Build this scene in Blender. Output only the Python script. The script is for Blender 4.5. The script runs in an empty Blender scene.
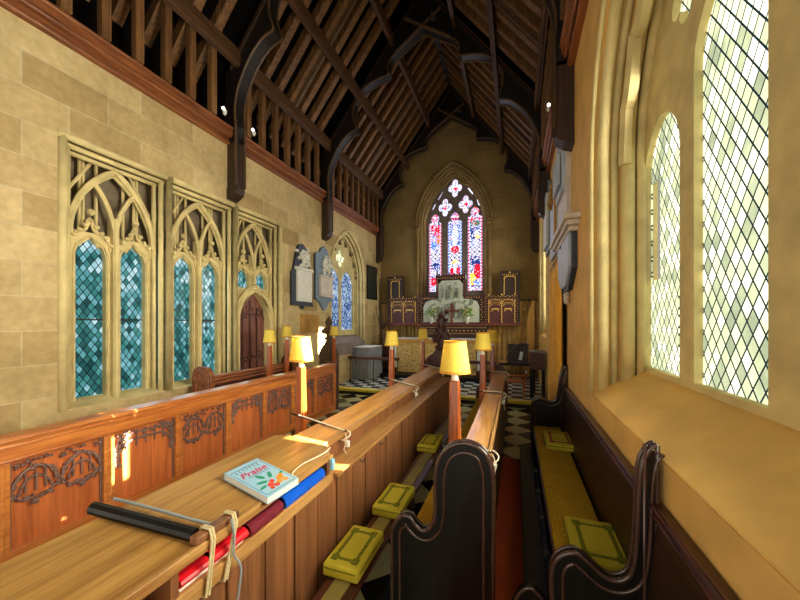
import bpy, bmesh, math, random
from mathutils import Vector, Matrix
random.seed(7)
sc = bpy.context.scene
COL = sc.collection
# ------------------------------------------------------------ camera
F = 330.0; TH = math.atan(116/F); CT = math.cos(TH); ST = math.sin(TH); HC = 2.0; HY = 322.0
cam = bpy.data.cameras.new('camera'); co = bpy.data.objects.new('camera', cam); COL.objects.link(co)
co.location = (0, 0, HC); co.rotation_euler = (math.pi/2, 0, TH)
cam.sensor_fit = 'HORIZONTAL'; cam.sensor_width = 36; cam.lens = 36*F/800
cam.shift_y = (HY-300)/800; cam.clip_start = .02; sc.camera = co
def onY(px, py, Y):
    r = (px-400)/F; u = -(py-HY)/F; k = Y/(r*ST+CT)
    return ((r*CT-ST)*k, HC+u*k)
# ------------------------------------------------------------ materials
MATS = {}
class NT:
    def __init__(s, name):
        s.m = bpy.data.materials.new(name); s.m.use_nodes = True; s.t = s.m.node_tree; s.t.nodes.clear()
        s.out = s.t.nodes.new('ShaderNodeOutputMaterial'); MATS[name] = s.m
    def n(s, typ, ins=None, **kw):
        nd = s.t.nodes.new(typ)
        for k, v in kw.items(): setattr(nd, k, v)
        for k, v in (ins or {}).items():
            if isinstance(v, bpy.types.NodeSocket): s.t.links.new(v, nd.inputs[k])
            else: nd.inputs[k].default_value = v
        return nd
    def math(s, op, a, b=0.0, c=0.0):
        return s.n('ShaderNodeMath', {0: a, 1: b, 2: c}, operation=op).outputs[0]
    def mix(s, f, a, b, mode='MIX'):
        nd = s.t.nodes.new('ShaderNodeMix'); nd.data_type = 'RGBA'; nd.blend_type = mode
        for i, v in ((0, f), (6, a), (7, b)):
            if isinstance(v, bpy.types.NodeSocket): s.t.links.new(v, nd.inputs[i])
            else: nd.inputs[i].default_value = v
        return nd.outputs[2]
    def ramp(s, f, stops, interp='LINEAR'):
        nd = s.t.nodes.new('ShaderNodeValToRGB'); nd.color_ramp.interpolation = interp
        e = nd.color_ramp.elements
        while len(e) < len(stops): e.new(.5)
        for i, (p, c) in enumerate(stops): e[i].position = p; e[i].color = c
        s.t.links.new(f, nd.inputs[0]); return nd.outputs[0]
    def coord(s, scale=(1, 1, 1), rot=(0, 0, 0)):
        tc = s.n('ShaderNodeTexCoord')
        return s.n('ShaderNodeMapping', {'Vector': tc.outputs['Object'], 'Scale': scale, 'Rotation': rot}).outputs[0]
    def done(s, color, rough=.6, bump=None, bs=.3, spec=.5, metal=0, coat=0, **kw):
        b = s.n('ShaderNodeBsdfPrincipled', {'Base Color': color, 'Roughness': rough, 'Metallic': metal, 'Specular IOR Level': spec, 'Coat Weight': coat})
        for k, v in kw.items(): b.inputs[k].default_value = v
        if bump is not None:
            bp = s.n('ShaderNodeBump', {'Height': bump, 'Strength': bs, 'Distance': .02})
            s.t.links.new(bp.outputs[0], b.inputs['Normal'])
        s.t.links.new(b.outputs[0], s.out.inputs[0]); return s.m
def C(r, g, b): # sRGB 0-255 to linear
    f = lambda v: (v/255/12.92) if v <= 10 else ((v/255+.055)/1.055)**2.4
    return (f(r), f(g), f(b), 1)
def plain(name, col, rough=.6, var=.15, sc_=6, **kw):
    t = NT(name); v = t.coord((sc_,)*3)
    no = t.n('ShaderNodeTexNoise', {'Vector': v, 'Scale': 1.5, 'Detail': 4}).outputs[0]
    d = tuple(c*(1-var*1.6) for c in col[:3])+(1,); l = tuple(min(1, c*(1+var)) for c in col[:3])+(1,)
    return t.done(t.ramp(no, [(.3, d), (.7, l)]), rough, bump=no, bs=.12, **kw)
def wood(name, dark, light, axis='Y', rough=.45, fine=1.0, coat=0, spec=.5):
    t = NT(name); s = [9*fine]*3; s['XYZ'.index(axis)] = .7*fine
    v = t.coord(tuple(s))
    n1 = t.n('ShaderNodeTexNoise', {'Vector': v, 'Scale': 2.2, 'Detail': 6, 'Roughness': .65, 'Distortion': .4}).outputs[0]
    s2 = [38*fine]*3; s2['XYZ'.index(axis)] = 1.6*fine
    n2 = t.n('ShaderNodeTexNoise', {'Vector': t.coord(tuple(s2)), 'Scale': 2, 'Detail': 3}).outputs[0]
    f = t.math('ADD', t.math('MULTIPLY', n1, .7), t.math('MULTIPLY', n2, .3))
    info = t.n('ShaderNodeObjectInfo').outputs['Random']
    f = t.math('ADD', f, t.math('MULTIPLY', t.math('SUBTRACT', info, .5), .09))
    mid = tuple((a+b)/2 for a, b in zip(dark, light))
    return t.done(t.ramp(f, [(.34, dark), (.5, mid), (.66, light)]), rough, bump=n2, bs=.15, coat=coat, spec=spec)
def ashlar(name, plane, c1, c2, mort, bw=.62, bh=.3):
    t = NT(name); tc = t.n('ShaderNodeTexCoord').outputs['Object']
    sp = t.n('ShaderNodeSeparateXYZ', {0: tc})
    v = t.n('ShaderNodeCombineXYZ', {0: sp.outputs['Y' if plane == 'X' else 'X'], 1: sp.outputs['Z'], 2: 0.0}).outputs[0]
    br = t.n('ShaderNodeTexBrick', {'Vector': v, 'Color1': c1, 'Color2': c2, 'Mortar': mort, 'Scale': 1.0, 'Mortar Size': .005, 'Mortar Smooth': .3, 'Bias': -.1, 'Brick Width': bw, 'Row Height': bh})
    n1 = t.n('ShaderNodeTexNoise', {'Vector': tc, 'Scale': 1.6, 'Detail': 6, 'Roughness': .6}).outputs[0]
    n2 = t.n('ShaderNodeTexNoise', {'Vector': tc, 'Scale': 14, 'Detail': 5}).outputs[0]
    col = t.mix(.55, br.outputs[0], t.ramp(n1, [(.3, (.45, .42, .36, 1)), (.7, (1, 1, 1, 1))]), 'MULTIPLY')
    col = t.mix(.35, col, t.ramp(n2, [(.35, (.6, .55, .45, 1)), (.65, (1, 1, 1, 1))]), 'MULTIPLY')
    return t.done(col, .85, bump=n2, bs=.2, spec=.2)
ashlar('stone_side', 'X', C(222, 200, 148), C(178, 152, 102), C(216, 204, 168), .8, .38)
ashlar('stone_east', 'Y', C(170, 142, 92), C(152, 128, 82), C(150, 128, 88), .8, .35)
plain('stone_carved', C(214, 196, 138), .8, .12, 3)
plain('stone_warm', C(224, 178, 98), .8, .1, 2)
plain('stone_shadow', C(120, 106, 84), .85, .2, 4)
plain('stone_grey', C(128, 116, 108), .85, .15, 5)
wood('roof_wood', C(66, 42, 22), C(150, 104, 56), 'Z', .6)
wood('roof_beam', C(50, 33, 20), C(112, 76, 44), 'Y', .5)
wood('post_dark', C(26, 17, 12), C(72, 48, 32), 'Z', .5)
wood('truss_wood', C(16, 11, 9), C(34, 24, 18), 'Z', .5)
wood('truss_edge', C(60, 42, 27), C(108, 78, 46), 'Z', .5)
wood('roof_board_shaded', C(4, 4, 4), C(10, 8, 8), 'Y', .9, spec=.1)  # near black colour holds the deep shade between rafters and studs
wood('plate_wood', C(96, 50, 28), C(165, 100, 52), 'Y', .45)
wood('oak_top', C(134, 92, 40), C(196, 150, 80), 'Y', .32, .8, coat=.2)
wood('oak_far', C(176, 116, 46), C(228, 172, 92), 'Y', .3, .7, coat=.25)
wood('oak_edge', C(140, 96, 48), C(205, 158, 92), 'Y', .4)
wood('boarding', C(86, 54, 32), C(162, 106, 66), 'Z', .42, .5)
wood('panel_orange', C(160, 78, 38), C(222, 126, 66), 'Z', .35, .6, coat=.2)
wood('panel_rail', C(170, 90, 36), C(228, 146, 70), 'Y', .33, .8, coat=.2)
wood('pew_dark', C(44, 20, 16), C(92, 44, 32), 'Y', .35, 1, coat=.3)
wood('pew_black', C(4, 3, 3), C(14, 9, 8), 'Z', .38, 1, coat=.08, spec=.3)
wood('pew_edge', C(40, 24, 20), C(84, 56, 46), 'Z', .25, 1, coat=.5)  # lighter brown stands in for the highlight along black pew edges
wood('seat_back_wood', C(34, 20, 12), C(70, 44, 22), 'Y', .4)
wood('post_wood', C(104, 46, 16), C(192, 98, 38), 'Z', .3, 1, coat=.3)
wood('carved_dark', C(52, 26, 22), C(98, 54, 44), 'Z', .4, 2)
wood('tracery_wood', C(88, 64, 60), C(144, 110, 98), 'Z', .5, 3)
wood('door_wood', C(88, 50, 42), C(146, 92, 78), 'Z', .5, 1)
plain('brown_ogee', C(88, 68, 46), .55, .15, 3)
plain('reredos_red', C(92, 42, 38), .45, .12, 8)
plain('reredos_dark', C(52, 28, 20), .5, .2, 8)
plain('gold', C(230, 184, 96), .35, .15, 12, metal=.3)
plain('alabaster', C(200, 208, 192), .5, .12, 10)
plain('alabaster_deep', C(150, 158, 140), .6, .15, 10)
plain('cross_wood', C(120, 52, 38), .4, .1, 10)
plain('black_iron', C(14, 13, 14), .5, .1, 10)
plain('slate_dark', C(44, 52, 66), .45, .2, 6)
plain('slate_blue', C(112, 134, 150), .5, .12, 6)
plain('marble_white', C(222, 222, 210), .4, .08, 8)
plain('marble_cool', C(182, 192, 204), .5, .08, 4)
plain('marble_pale', C(206, 196, 182), .5, .1, 4)
plain('plaque_green', C(38, 46, 40), .35, .15, 6)
plain('brass', C(196, 150, 76), .4, .12, 3, metal=.5)
plain('plastic_white', C(238, 236, 225), .4, .03, 5)
plain('cord_white', C(232, 222, 196), .7, .1, 60)
plain('cord_cream', C(214, 198, 150), .7, .1, 60)
plain('cable_grey', C(150, 156, 156), .5, .05, 10)
plain('cloth_grey', C(128, 132, 136), .85, .1, 5)
plain('cloth_white', C(214, 216, 212), .8, .05, 5)
plain('cover_blue', C(12, 92, 214), .35, .05, 10)
plain('cover_maroon', C(116, 34, 48), .35, .08, 10)
plain('cover_red', C(214, 14, 30), .35, .05, 10)
plain('paper', C(232, 226, 212), .8, .05, 30)
plain('cover_aqua', C(150, 194, 214), .35, .04, 8)
plain('ink_pink', C(196, 30, 84), .5, .03, 8)
plain('ink_teal', C(20, 140, 110), .5, .05, 8)
plain('ink_orange', C(240, 152, 50), .5, .2, 60)
plain('ink_red', C(222, 70, 50), .5, .2, 60)
plain('ink_blue', C(70, 110, 150), .5, .05, 8)
plain('leaf', C(120, 168, 70), .6, .3, 30)
plain('petal_yellow', C(236, 222, 90), .6, .1, 30)
plain('petal_white', C(232, 236, 224), .6, .1, 30)
plain('red_carpet', C(158, 62, 20), .9, .12, 3)
plain('socket_blue', C(150, 205, 228), .3, .05, 8)
# curtains and cloths
def pleated(name, c, var=.1, rough=.85): return plain(name, c, rough, var, 3, **{'Sheen Weight': .2})
pleated('curtain_gold', C(240, 174, 40)); pleated('dossal_cloth', C(196, 160, 92), .2); pleated('step_carpet', C(196, 176, 36), .1)
pleated('pad_cloth', C(140, 122, 44), .2)
# woven yellow cushion
def woven(name, a, b, scale=90):
    t = NT(name); v = t.coord((scale,)*3)
    n = t.n('ShaderNodeTexNoise', {'Vector': v, 'Scale': 1, 'Detail': 2}).outputs[0]
    w = t.n('ShaderNodeTexNoise', {'Vector': t.coord((5, 5, 5)), 'Scale': 1, 'Detail': 3}).outputs[0]
    c = t.mix(.4, t.ramp(n, [(.38, a), (.62, b)]), t.ramp(w, [(.3, (.7, .7, .7, 1)), (.7, (1, 1, 1, 1))]), 'MULTIPLY')
    t.done(c, .9, bump=n, bs=.5, spec=.1)
woven('runner_fabric', C(168, 126, 22), C(216, 176, 50), 150); woven('hassock_fabric', C(204, 186, 48), C(222, 204, 68), 260)
woven('embroidery_green', C(88, 96, 26), C(150, 146, 44), 120); woven('embroidery_red', C(150, 60, 30), C(190, 100, 50), 200)
def frontal_mat():
    t = NT('frontal_fabric'); v = t.coord((1, 1, 1))
    vo = t.n('ShaderNodeTexVoronoi', {'Vector': v, 'Scale': 9}); 
    n = t.n('ShaderNodeTexNoise', {'Vector': v, 'Scale': 14, 'Detail': 4, 'Distortion': 1.2}).outputs[0]
    c = t.ramp(n, [(.38, C(150, 110, 60)), (.45, C(230, 204, 136)), (.55, C(214, 176, 96)), (.62, C(140, 128, 70)), (.7, C(240, 220, 160))])
    c = t.mix(t.ramp(vo.outputs['Distance'], [(.1, (1, 1, 1, 1)), (.2, (0, 0, 0, 1))]), c, C(170, 80, 40))
    t.done(c, .7, spec=.2)
frontal_mat()
def shade_mat():
    t = NT('shade_fabric')
    n = t.n('ShaderNodeTexNoise', {'Vector': t.coord((60, 60, 60)), 'Scale': 1, 'Detail': 2}).outputs[0]
    col = t.ramp(n, [(.3, C(246, 222, 84)), (.7, C(253, 236, 116))])
    d = t.n('ShaderNodeBsdfPrincipled', {'Base Color': col, 'Roughness': .7})
    tr = t.n('ShaderNodeBsdfTranslucent', {'Color': col})
    mx = t.n('ShaderNodeMixShader', {0: .35, 1: d.outputs[0], 2: tr.outputs[0]})
    t.t.links.new(mx.outputs[0], t.out.inputs[0])
shade_mat(); plain('shade_trim', C(214, 150, 40), .6, .1, 40)
def checker(name, a, b, size, rot, rough=.25, dirt=.3):
    t = NT(name); v = t.coord((1/size, 1/size, 1/size), (0, 0, rot))
    ck = t.n('ShaderNodeTexChecker', {'Vector': v, 'Color1': a, 'Color2': b, 'Scale': 1})
    n = t.n('ShaderNodeTexNoise', {'Vector': t.coord((4, 4, 4)), 'Scale': 1, 'Detail': 5}).outputs[0]
    t.done(t.mix(dirt, ck.outputs[0], t.ramp(n, [(.3, (.5, .5, .5, 1)), (.7, (1, 1, 1, 1))]), 'MULTIPLY'), rough)
checker('floor_tiles', C(186, 186, 140), C(24, 28, 28), .4, math.radians(45))
checker('sanctuary_tiles', C(204, 214, 220), C(22, 26, 36), .27, 0)
# leaded teal glass seen with daylight behind it
def leaded(name, cols, strength, k=5.2):
    t = NT(name); tc = t.n('ShaderNodeTexCoord').outputs['Object']; sp = t.n('ShaderNodeSeparateXYZ', {0: tc})
    y = sp.outputs['Y']; z = sp.outputs['Z']
    a = t.math('ADD', t.math('MULTIPLY', y, k*1.5), t.math('MULTIPLY', z, k)); b = t.math('SUBTRACT', t.math('MULTIPLY', y, k*1.5), t.math('MULTIPLY', z, k))
    def line(s): return t.math('GREATER_THAN', t.math('ABSOLUTE', t.math('SUBTRACT', t.math('FRACT', s), .5)), .43)
    ld = t.math('MAXIMUM', line(a), line(b))
    cell = t.n('ShaderNodeCombineXYZ', {0: t.math('FLOOR', a), 1: t.math('FLOOR', b), 2: 0.0}).outputs[0]
    wn = t.n('ShaderNodeTexWhiteNoise', {'Vector': cell}).outputs['Value']
    n = t.n('ShaderNodeTexNoise', {'Vector': tc, 'Scale': 2.2, 'Detail': 4}).outputs[0]
    f = t.math('ADD', t.math('MULTIPLY', wn, .35), t.math('MULTIPLY', n, .65))
    c = t.mix(ld, t.ramp(f, cols), C(14, 26, 30))
    e = t.n('ShaderNodeEmission', {'Color': c, 'Strength': strength})
    g = t.n('ShaderNodeBsdfGlossy', {'Color': (.5, .5, .5, 1), 'Roughness': .15})
    fr = t.n('ShaderNodeMixShader', {0: .04, 1: e.outputs[0], 2: g.outputs[0]})
    t.t.links.new(fr.outputs[0], t.out.inputs[0])
leaded('leaded_teal', [(.3, C(26, 66, 66)), (.48, C(60, 130, 126)), (.6, C(110, 168, 178)), (.72, C(190, 218, 224))], .75, 8)
leaded('leaded_blue', [(.3, C(40, 56, 104)), (.46, C(84, 116, 170)), (.56, C(150, 176, 204)), (.7, C(205, 218, 226))], .85, 11)
leaded('leaded_pale', [(.3, C(120, 126, 100)), (.5, C(176, 180, 140)), (.72, C(225, 225, 195))], 1.8, 7)
t = NT('stained_glass')
at_ = t.n('ShaderNodeAttribute', attribute_name='glass'); e = t.n('ShaderNodeEmission', {'Color': at_.outputs['Color'], 'Strength': 1.0})
t.t.links.new(e.outputs[0], t.out.inputs[0])
t = NT('clear_glass')
tr = t.n('ShaderNodeBsdfTransparent', {'Color': (.97, .98, .96, 1)}); g = t.n('ShaderNodeBsdfGlossy', {'Roughness': .02})
mx = t.n('ShaderNodeMixShader', {0: .05, 1: tr.outputs[0], 2: g.outputs[0]}); t.t.links.new(mx.outputs[0], t.out.inputs[0])
t = NT('spot_glow'); e = t.n('ShaderNodeEmission', {'Color': (1, .97, .9, 1), 'Strength': 4}); t.t.links.new(e.outputs[0], t.out.inputs[0])
# ------------------------------------------------------------ mesh helpers
def BM(): return bmesh.new()
def box(bm, x0, x1, y0, y1, z0, z1):
    vs = [bm.verts.new(p) for p in ((x0, y0, z0), (x1, y0, z0), (x1, y1, z0), (x0, y1, z0), (x0, y0, z1), (x1, y0, z1), (x1, y1, z1), (x0, y1, z1))]
    for f in ((0, 3, 2, 1), (4, 5, 6, 7), (0, 1, 5, 4), (1, 2, 6, 5), (2, 3, 7, 6), (3, 0, 4, 7)): bm.faces.new([vs[i] for i in f])
def P3(axis, u, v, w):
    return {'Y': (u, w, v), 'X': (w, u, v), 'Z': (u, v, w)}[axis]
def prism(bm, poly, axis, a, b, holes=()):
    """poly (u,v); axis Y: u=X v=Z, axis X: u=Y v=Z, axis Z: u=X v=Y; solid between a and b along axis"""
    rings = [poly]+list(holes); tops = []; edges = []
    for rg in rings:
        vs = [bm.verts.new(P3(axis, u, v, a)) for u, v in rg]; tops.append(vs)
        for i in range(len(vs)): edges.append(bm.edges.new((vs[i], vs[(i+1) % len(vs)])))
    if holes: fs = [g for g in bmesh.ops.triangle_fill(bm, use_beauty=True, edges=edges)['geom'] if isinstance(g, bmesh.types.BMFace)]
    else: fs = [bm.faces.new(tops[0])]
    mp = {}
    for vs in tops:
        for v in vs:
            c = list(v.co); c[{'X': 0, 'Y': 1, 'Z': 2}[axis]] = b; mp[v] = bm.verts.new(c)
    for f_ in fs: bm.faces.new([mp[v] for v in reversed(f_.verts)])
    for vs in tops:
        for i in range(len(vs)):
            p, q = vs[i], vs[(i+1) % len(vs)]; bm.faces.new((p, q, mp[q], mp[p]))
def tube(bm, pts, r, n=6, closed=False, ph=0.0, rv=None):
    pts = [Vector(p) for p in pts]; N = len(pts); rings = []
    up0 = None
    for i, p in enumerate(pts):
        a = pts[i-1] if (i > 0 or closed) else p; b = pts[(i+1) % N] if (i < N-1 or closed) else p
        d = (b-a); d = d.normalized() if d.length > 1e-9 else Vector((0, 0, 1))
        if up0 is None: up0 = Vector((0, 0, 1)) if abs(d.z) < .9 else Vector((0, 1, 0))
        s = d.cross(up0)
        if s.length < 1e-3: s = d.cross(Vector((1, 0, 0)))
        s.normalize(); u = s.cross(d).normalized(); up0 = u
        rr = rv[i] if rv else r
        rings.append([bm.verts.new(p+(s*math.cos(ph+2*math.pi*k/n)+u*math.sin(ph+2*math.pi*k/n))*rr) for k in range(n)])
    for i in range(N if closed else N-1):
        A, B = rings[i], rings[(i+1) % N]
        for k in range(n): bm.faces.new((A[k], A[(k+1) % n], B[(k+1) % n], B[k]))
    if not closed: bm.faces.new(list(reversed(rings[0]))); bm.faces.new(rings[-1])
def lathe(bm, prof, cx, cy, n=16, cap=True):
    rings = [[bm.verts.new((cx+r*math.cos(2*math.pi*k/n), cy+r*math.sin(2*math.pi*k/n), z)) for k in range(n)] for r, z in prof]
    for A, B in zip(rings, rings[1:]):
        for k in range(n): bm.faces.new((A[k], A[(k+1) % n], B[(k+1) % n], B[k]))
    if cap: bm.faces.new(list(reversed(rings[0]))); bm.faces.new(rings[-1])
def lump(bm, p, r, sx=1, sy=1, sz=1, sub=1):
    m = Matrix.Translation(p) @ Matrix.Diagonal((sx, sy, sz, 1)); bmesh.ops.create_icosphere(bm, subdivisions=sub, radius=r, matrix=m)
def arch(u0, u1, z, rise, n=10, close=None):
    """pointed arch from (u0,z) over apex to (u1,z)"""
    w = (u1-u0)/2; R = (w*w+rise*rise)/(2*w); am = math.asin(min(1, rise/R)) if rise <= R else math.pi-math.asin(rise/R)
    L = [(u0+R-R*math.cos(am*i/n), z+R*math.sin(am*i/n)) for i in range(n+1)]
    Rr = [(u1-R+R*math.cos(am*i/n), z+R*math.sin(am*i/n)) for i in range(n-1, -1, -1)]
    return L+Rr
def foils(cx, cz, r, k, ph=0, depth=.45, n=8, sy=1.0):
    out = []
    for i in range(k):
        a0 = ph+2*math.pi*i/k; c = (cx+r*.55*math.cos(a0), cz+r*.55*math.sin(a0)*sy)
        for j in range(n):
            a = a0-math.pi*.62+math.pi*1.24*j/(n-1); out.append((c[0]+r*depth*math.cos(a), c[1]+r*depth*math.sin(a)*sy))
    return out
def offset(poly, d, closed=True):
    out = []; N = len(poly)
    for i in range(N):
        a = Vector(poly[i-1] if (i or closed) else poly[i]); b = Vector(poly[i]); c = Vector(poly[(i+1) % N] if (i < N-1 or closed) else poly[i])
        t_ = (c-a).normalized(); out.append((b.x-t_.y*d, b.y+t_.x*d))
    return out
def smooth_path(pts, n=5):
    out = []
    for i in range(len(pts)-1):
        p0 = Vector(pts[max(i-1, 0)]); p1 = Vector(pts[i]); p2 = Vector(pts[i+1]); p3 = Vector(pts[min(i+2, len(pts)-1)])
        for j in range(n):
            t_ = j/n; out.append(tuple(.5*((2*p1)+(p2-p0)*t_+(2*p0-5*p1+4*p2-p3)*t_*t_+(3*p1-p0-3*p2+p3)*t_**3)))
    out.append(tuple(pts[-1])); return out
def wloc(o):
    v = Vector((0, 0, 0))
    while o: v += o.location; o = o.parent
    return v
def link(name, bm, mat, parent=None, bevel=0, smooth=False, origin=None):
    bmesh.ops.recalc_face_normals(bm, faces=bm.faces)
    me = bpy.data.meshes.new(name)
    if parent is not None: base = wloc(parent)
    elif origin is not None: base = Vector(origin)
    else:
        xs = [v.co for v in bm.verts]
        base = Vector(((min(v.x for v in xs)+max(v.x for v in xs))/2, (min(v.y for v in xs)+max(v.y for v in xs))/2, min(v.z for v in xs)))
    for v in bm.verts: v.co -= base
    bm.to_mesh(me); bm.free()
    me.materials.append(MATS[mat])
    if smooth:
        for p in me.polygons: p.use_smooth = True
    o = bpy.data.objects.new(name, me); COL.objects.link(o)
    if parent is not None: o.parent = parent
    else: o.location = base
    if bevel:
        m = o.modifiers.new('bevel', 'BEVEL'); m.width = bevel; m.segments = 2; m.limit_method = 'ANGLE'
    return o
def tag(o, label, cat, group=None, kind=None):
    if label: o['label'] = label
    if cat: o['category'] = cat
    if group: o['group'] = group
    if kind: o['kind'] = kind
    return o
def thing(name, loc, label, cat, group=None, kind=None):
    o = bpy.data.objects.new(name, None); COL.objects.link(o); o.location = loc; o.empty_display_size = .1
    return tag(o, label, cat, group, kind)
def struct(name, bm, mat, label, cat, parent=None, **kw):
    kw.setdefault('origin', (0, 0, 0)) if parent is None else None
    o = link(name, bm, mat, parent, **kw)
    if parent is None: tag(o, label, cat, kind='structure')
    return o
def copy_tree(o, loc, label=None, group=None):
    r = o.copy(); COL.objects.link(r); r.location = loc
    if label: r['label'] = label
    if group: r['group'] = group
    for ch in list(o.children):
        c = ch.copy(); COL.objects.link(c); c.parent = r
        for g in list(ch.children):
            d = g.copy(); COL.objects.link(d); d.parent = c
    return r
XL, XR, YE, CX = -5.02, .70, 12.0, -2.17
Y0 = -1.5
# ------------------------------------------------------------ floor
b = BM(); box(b, XL-.6, XR+.6, Y0, 8.2, -.1, 0); struct('floor', b, 'floor_tiles', 'black and cream diamond tiled floor of the chapel', 'floor')
st = thing('trim_1', (-2, 8.2, 0), 'raised sanctuary platform paved in black and white checks with a yellow carpeted edge', 'step', kind='structure')
b = BM(); box(b, XL-.6, XR+.6, 8.2, YE+.3, -.1, .15); link('paving', b, 'sanctuary_tiles', st)
b = BM(); box(b, XL+.01, XR-.01, 8.14, 8.36, .09, .158); link('carpet_edge', b, 'step_carpet', st, .01)
b = BM(); box(b, XL+.01, XR-.01, 8.165, 8.2, .0, .09); link('riser', b, 'black_iron', st)
b = BM(); box(b, -4.4, -.5, 10.3, YE-.02, .15, .27); tag(link('altar_footpace', b, 'pew_black', None, .01), 'low black platform step under the altar', 'platform')
b = BM(); box(b, -.52, .10, -.6, 5.1, 0, .012); tag(link('carpet_runner', b, 'red_carpet', None), 'orange red carpet strip in the narrow aisle beside the front bench', 'carpet')
# ------------------------------------------------------------ left wall with its openings
def bayhole(y0, y1, z0, z1): return [(y0, z0), (y1, z0), (y1, z1), (y0, z1)]
wall = [(Y0, 0), (YE+.4, 0), (YE+.4, 5.5), (Y0, 5.5)]
SCR = (2.34, 6.13)
h1 = [(SCR[0], .95), (4.98, .95), (4.98, .02), (SCR[1], .02), (SCR[1], 4.2), (SCR[0], 4.2)]
LW0, LW1 = 8.3, 10.42
h2 = [(LW0, 1.35)]+arch(LW0, LW1, 3.45, 1.4)+[(LW1, 1.35)]
b = BM(); prism(b, wall, 'X', XL-.55, XL, [h1, h2]); struct('wall_left', b, 'stone_side', 'yellow ashlar side wall with carved stone screen', 'wall')
b = BM(); box(b, XL-.6, XL-.56, Y0, YE+.4, -.1, 7.0); struct('wall_outer', b, 'stone_shadow', 'dim stone lining behind the left wall openings', 'wall')
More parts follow.
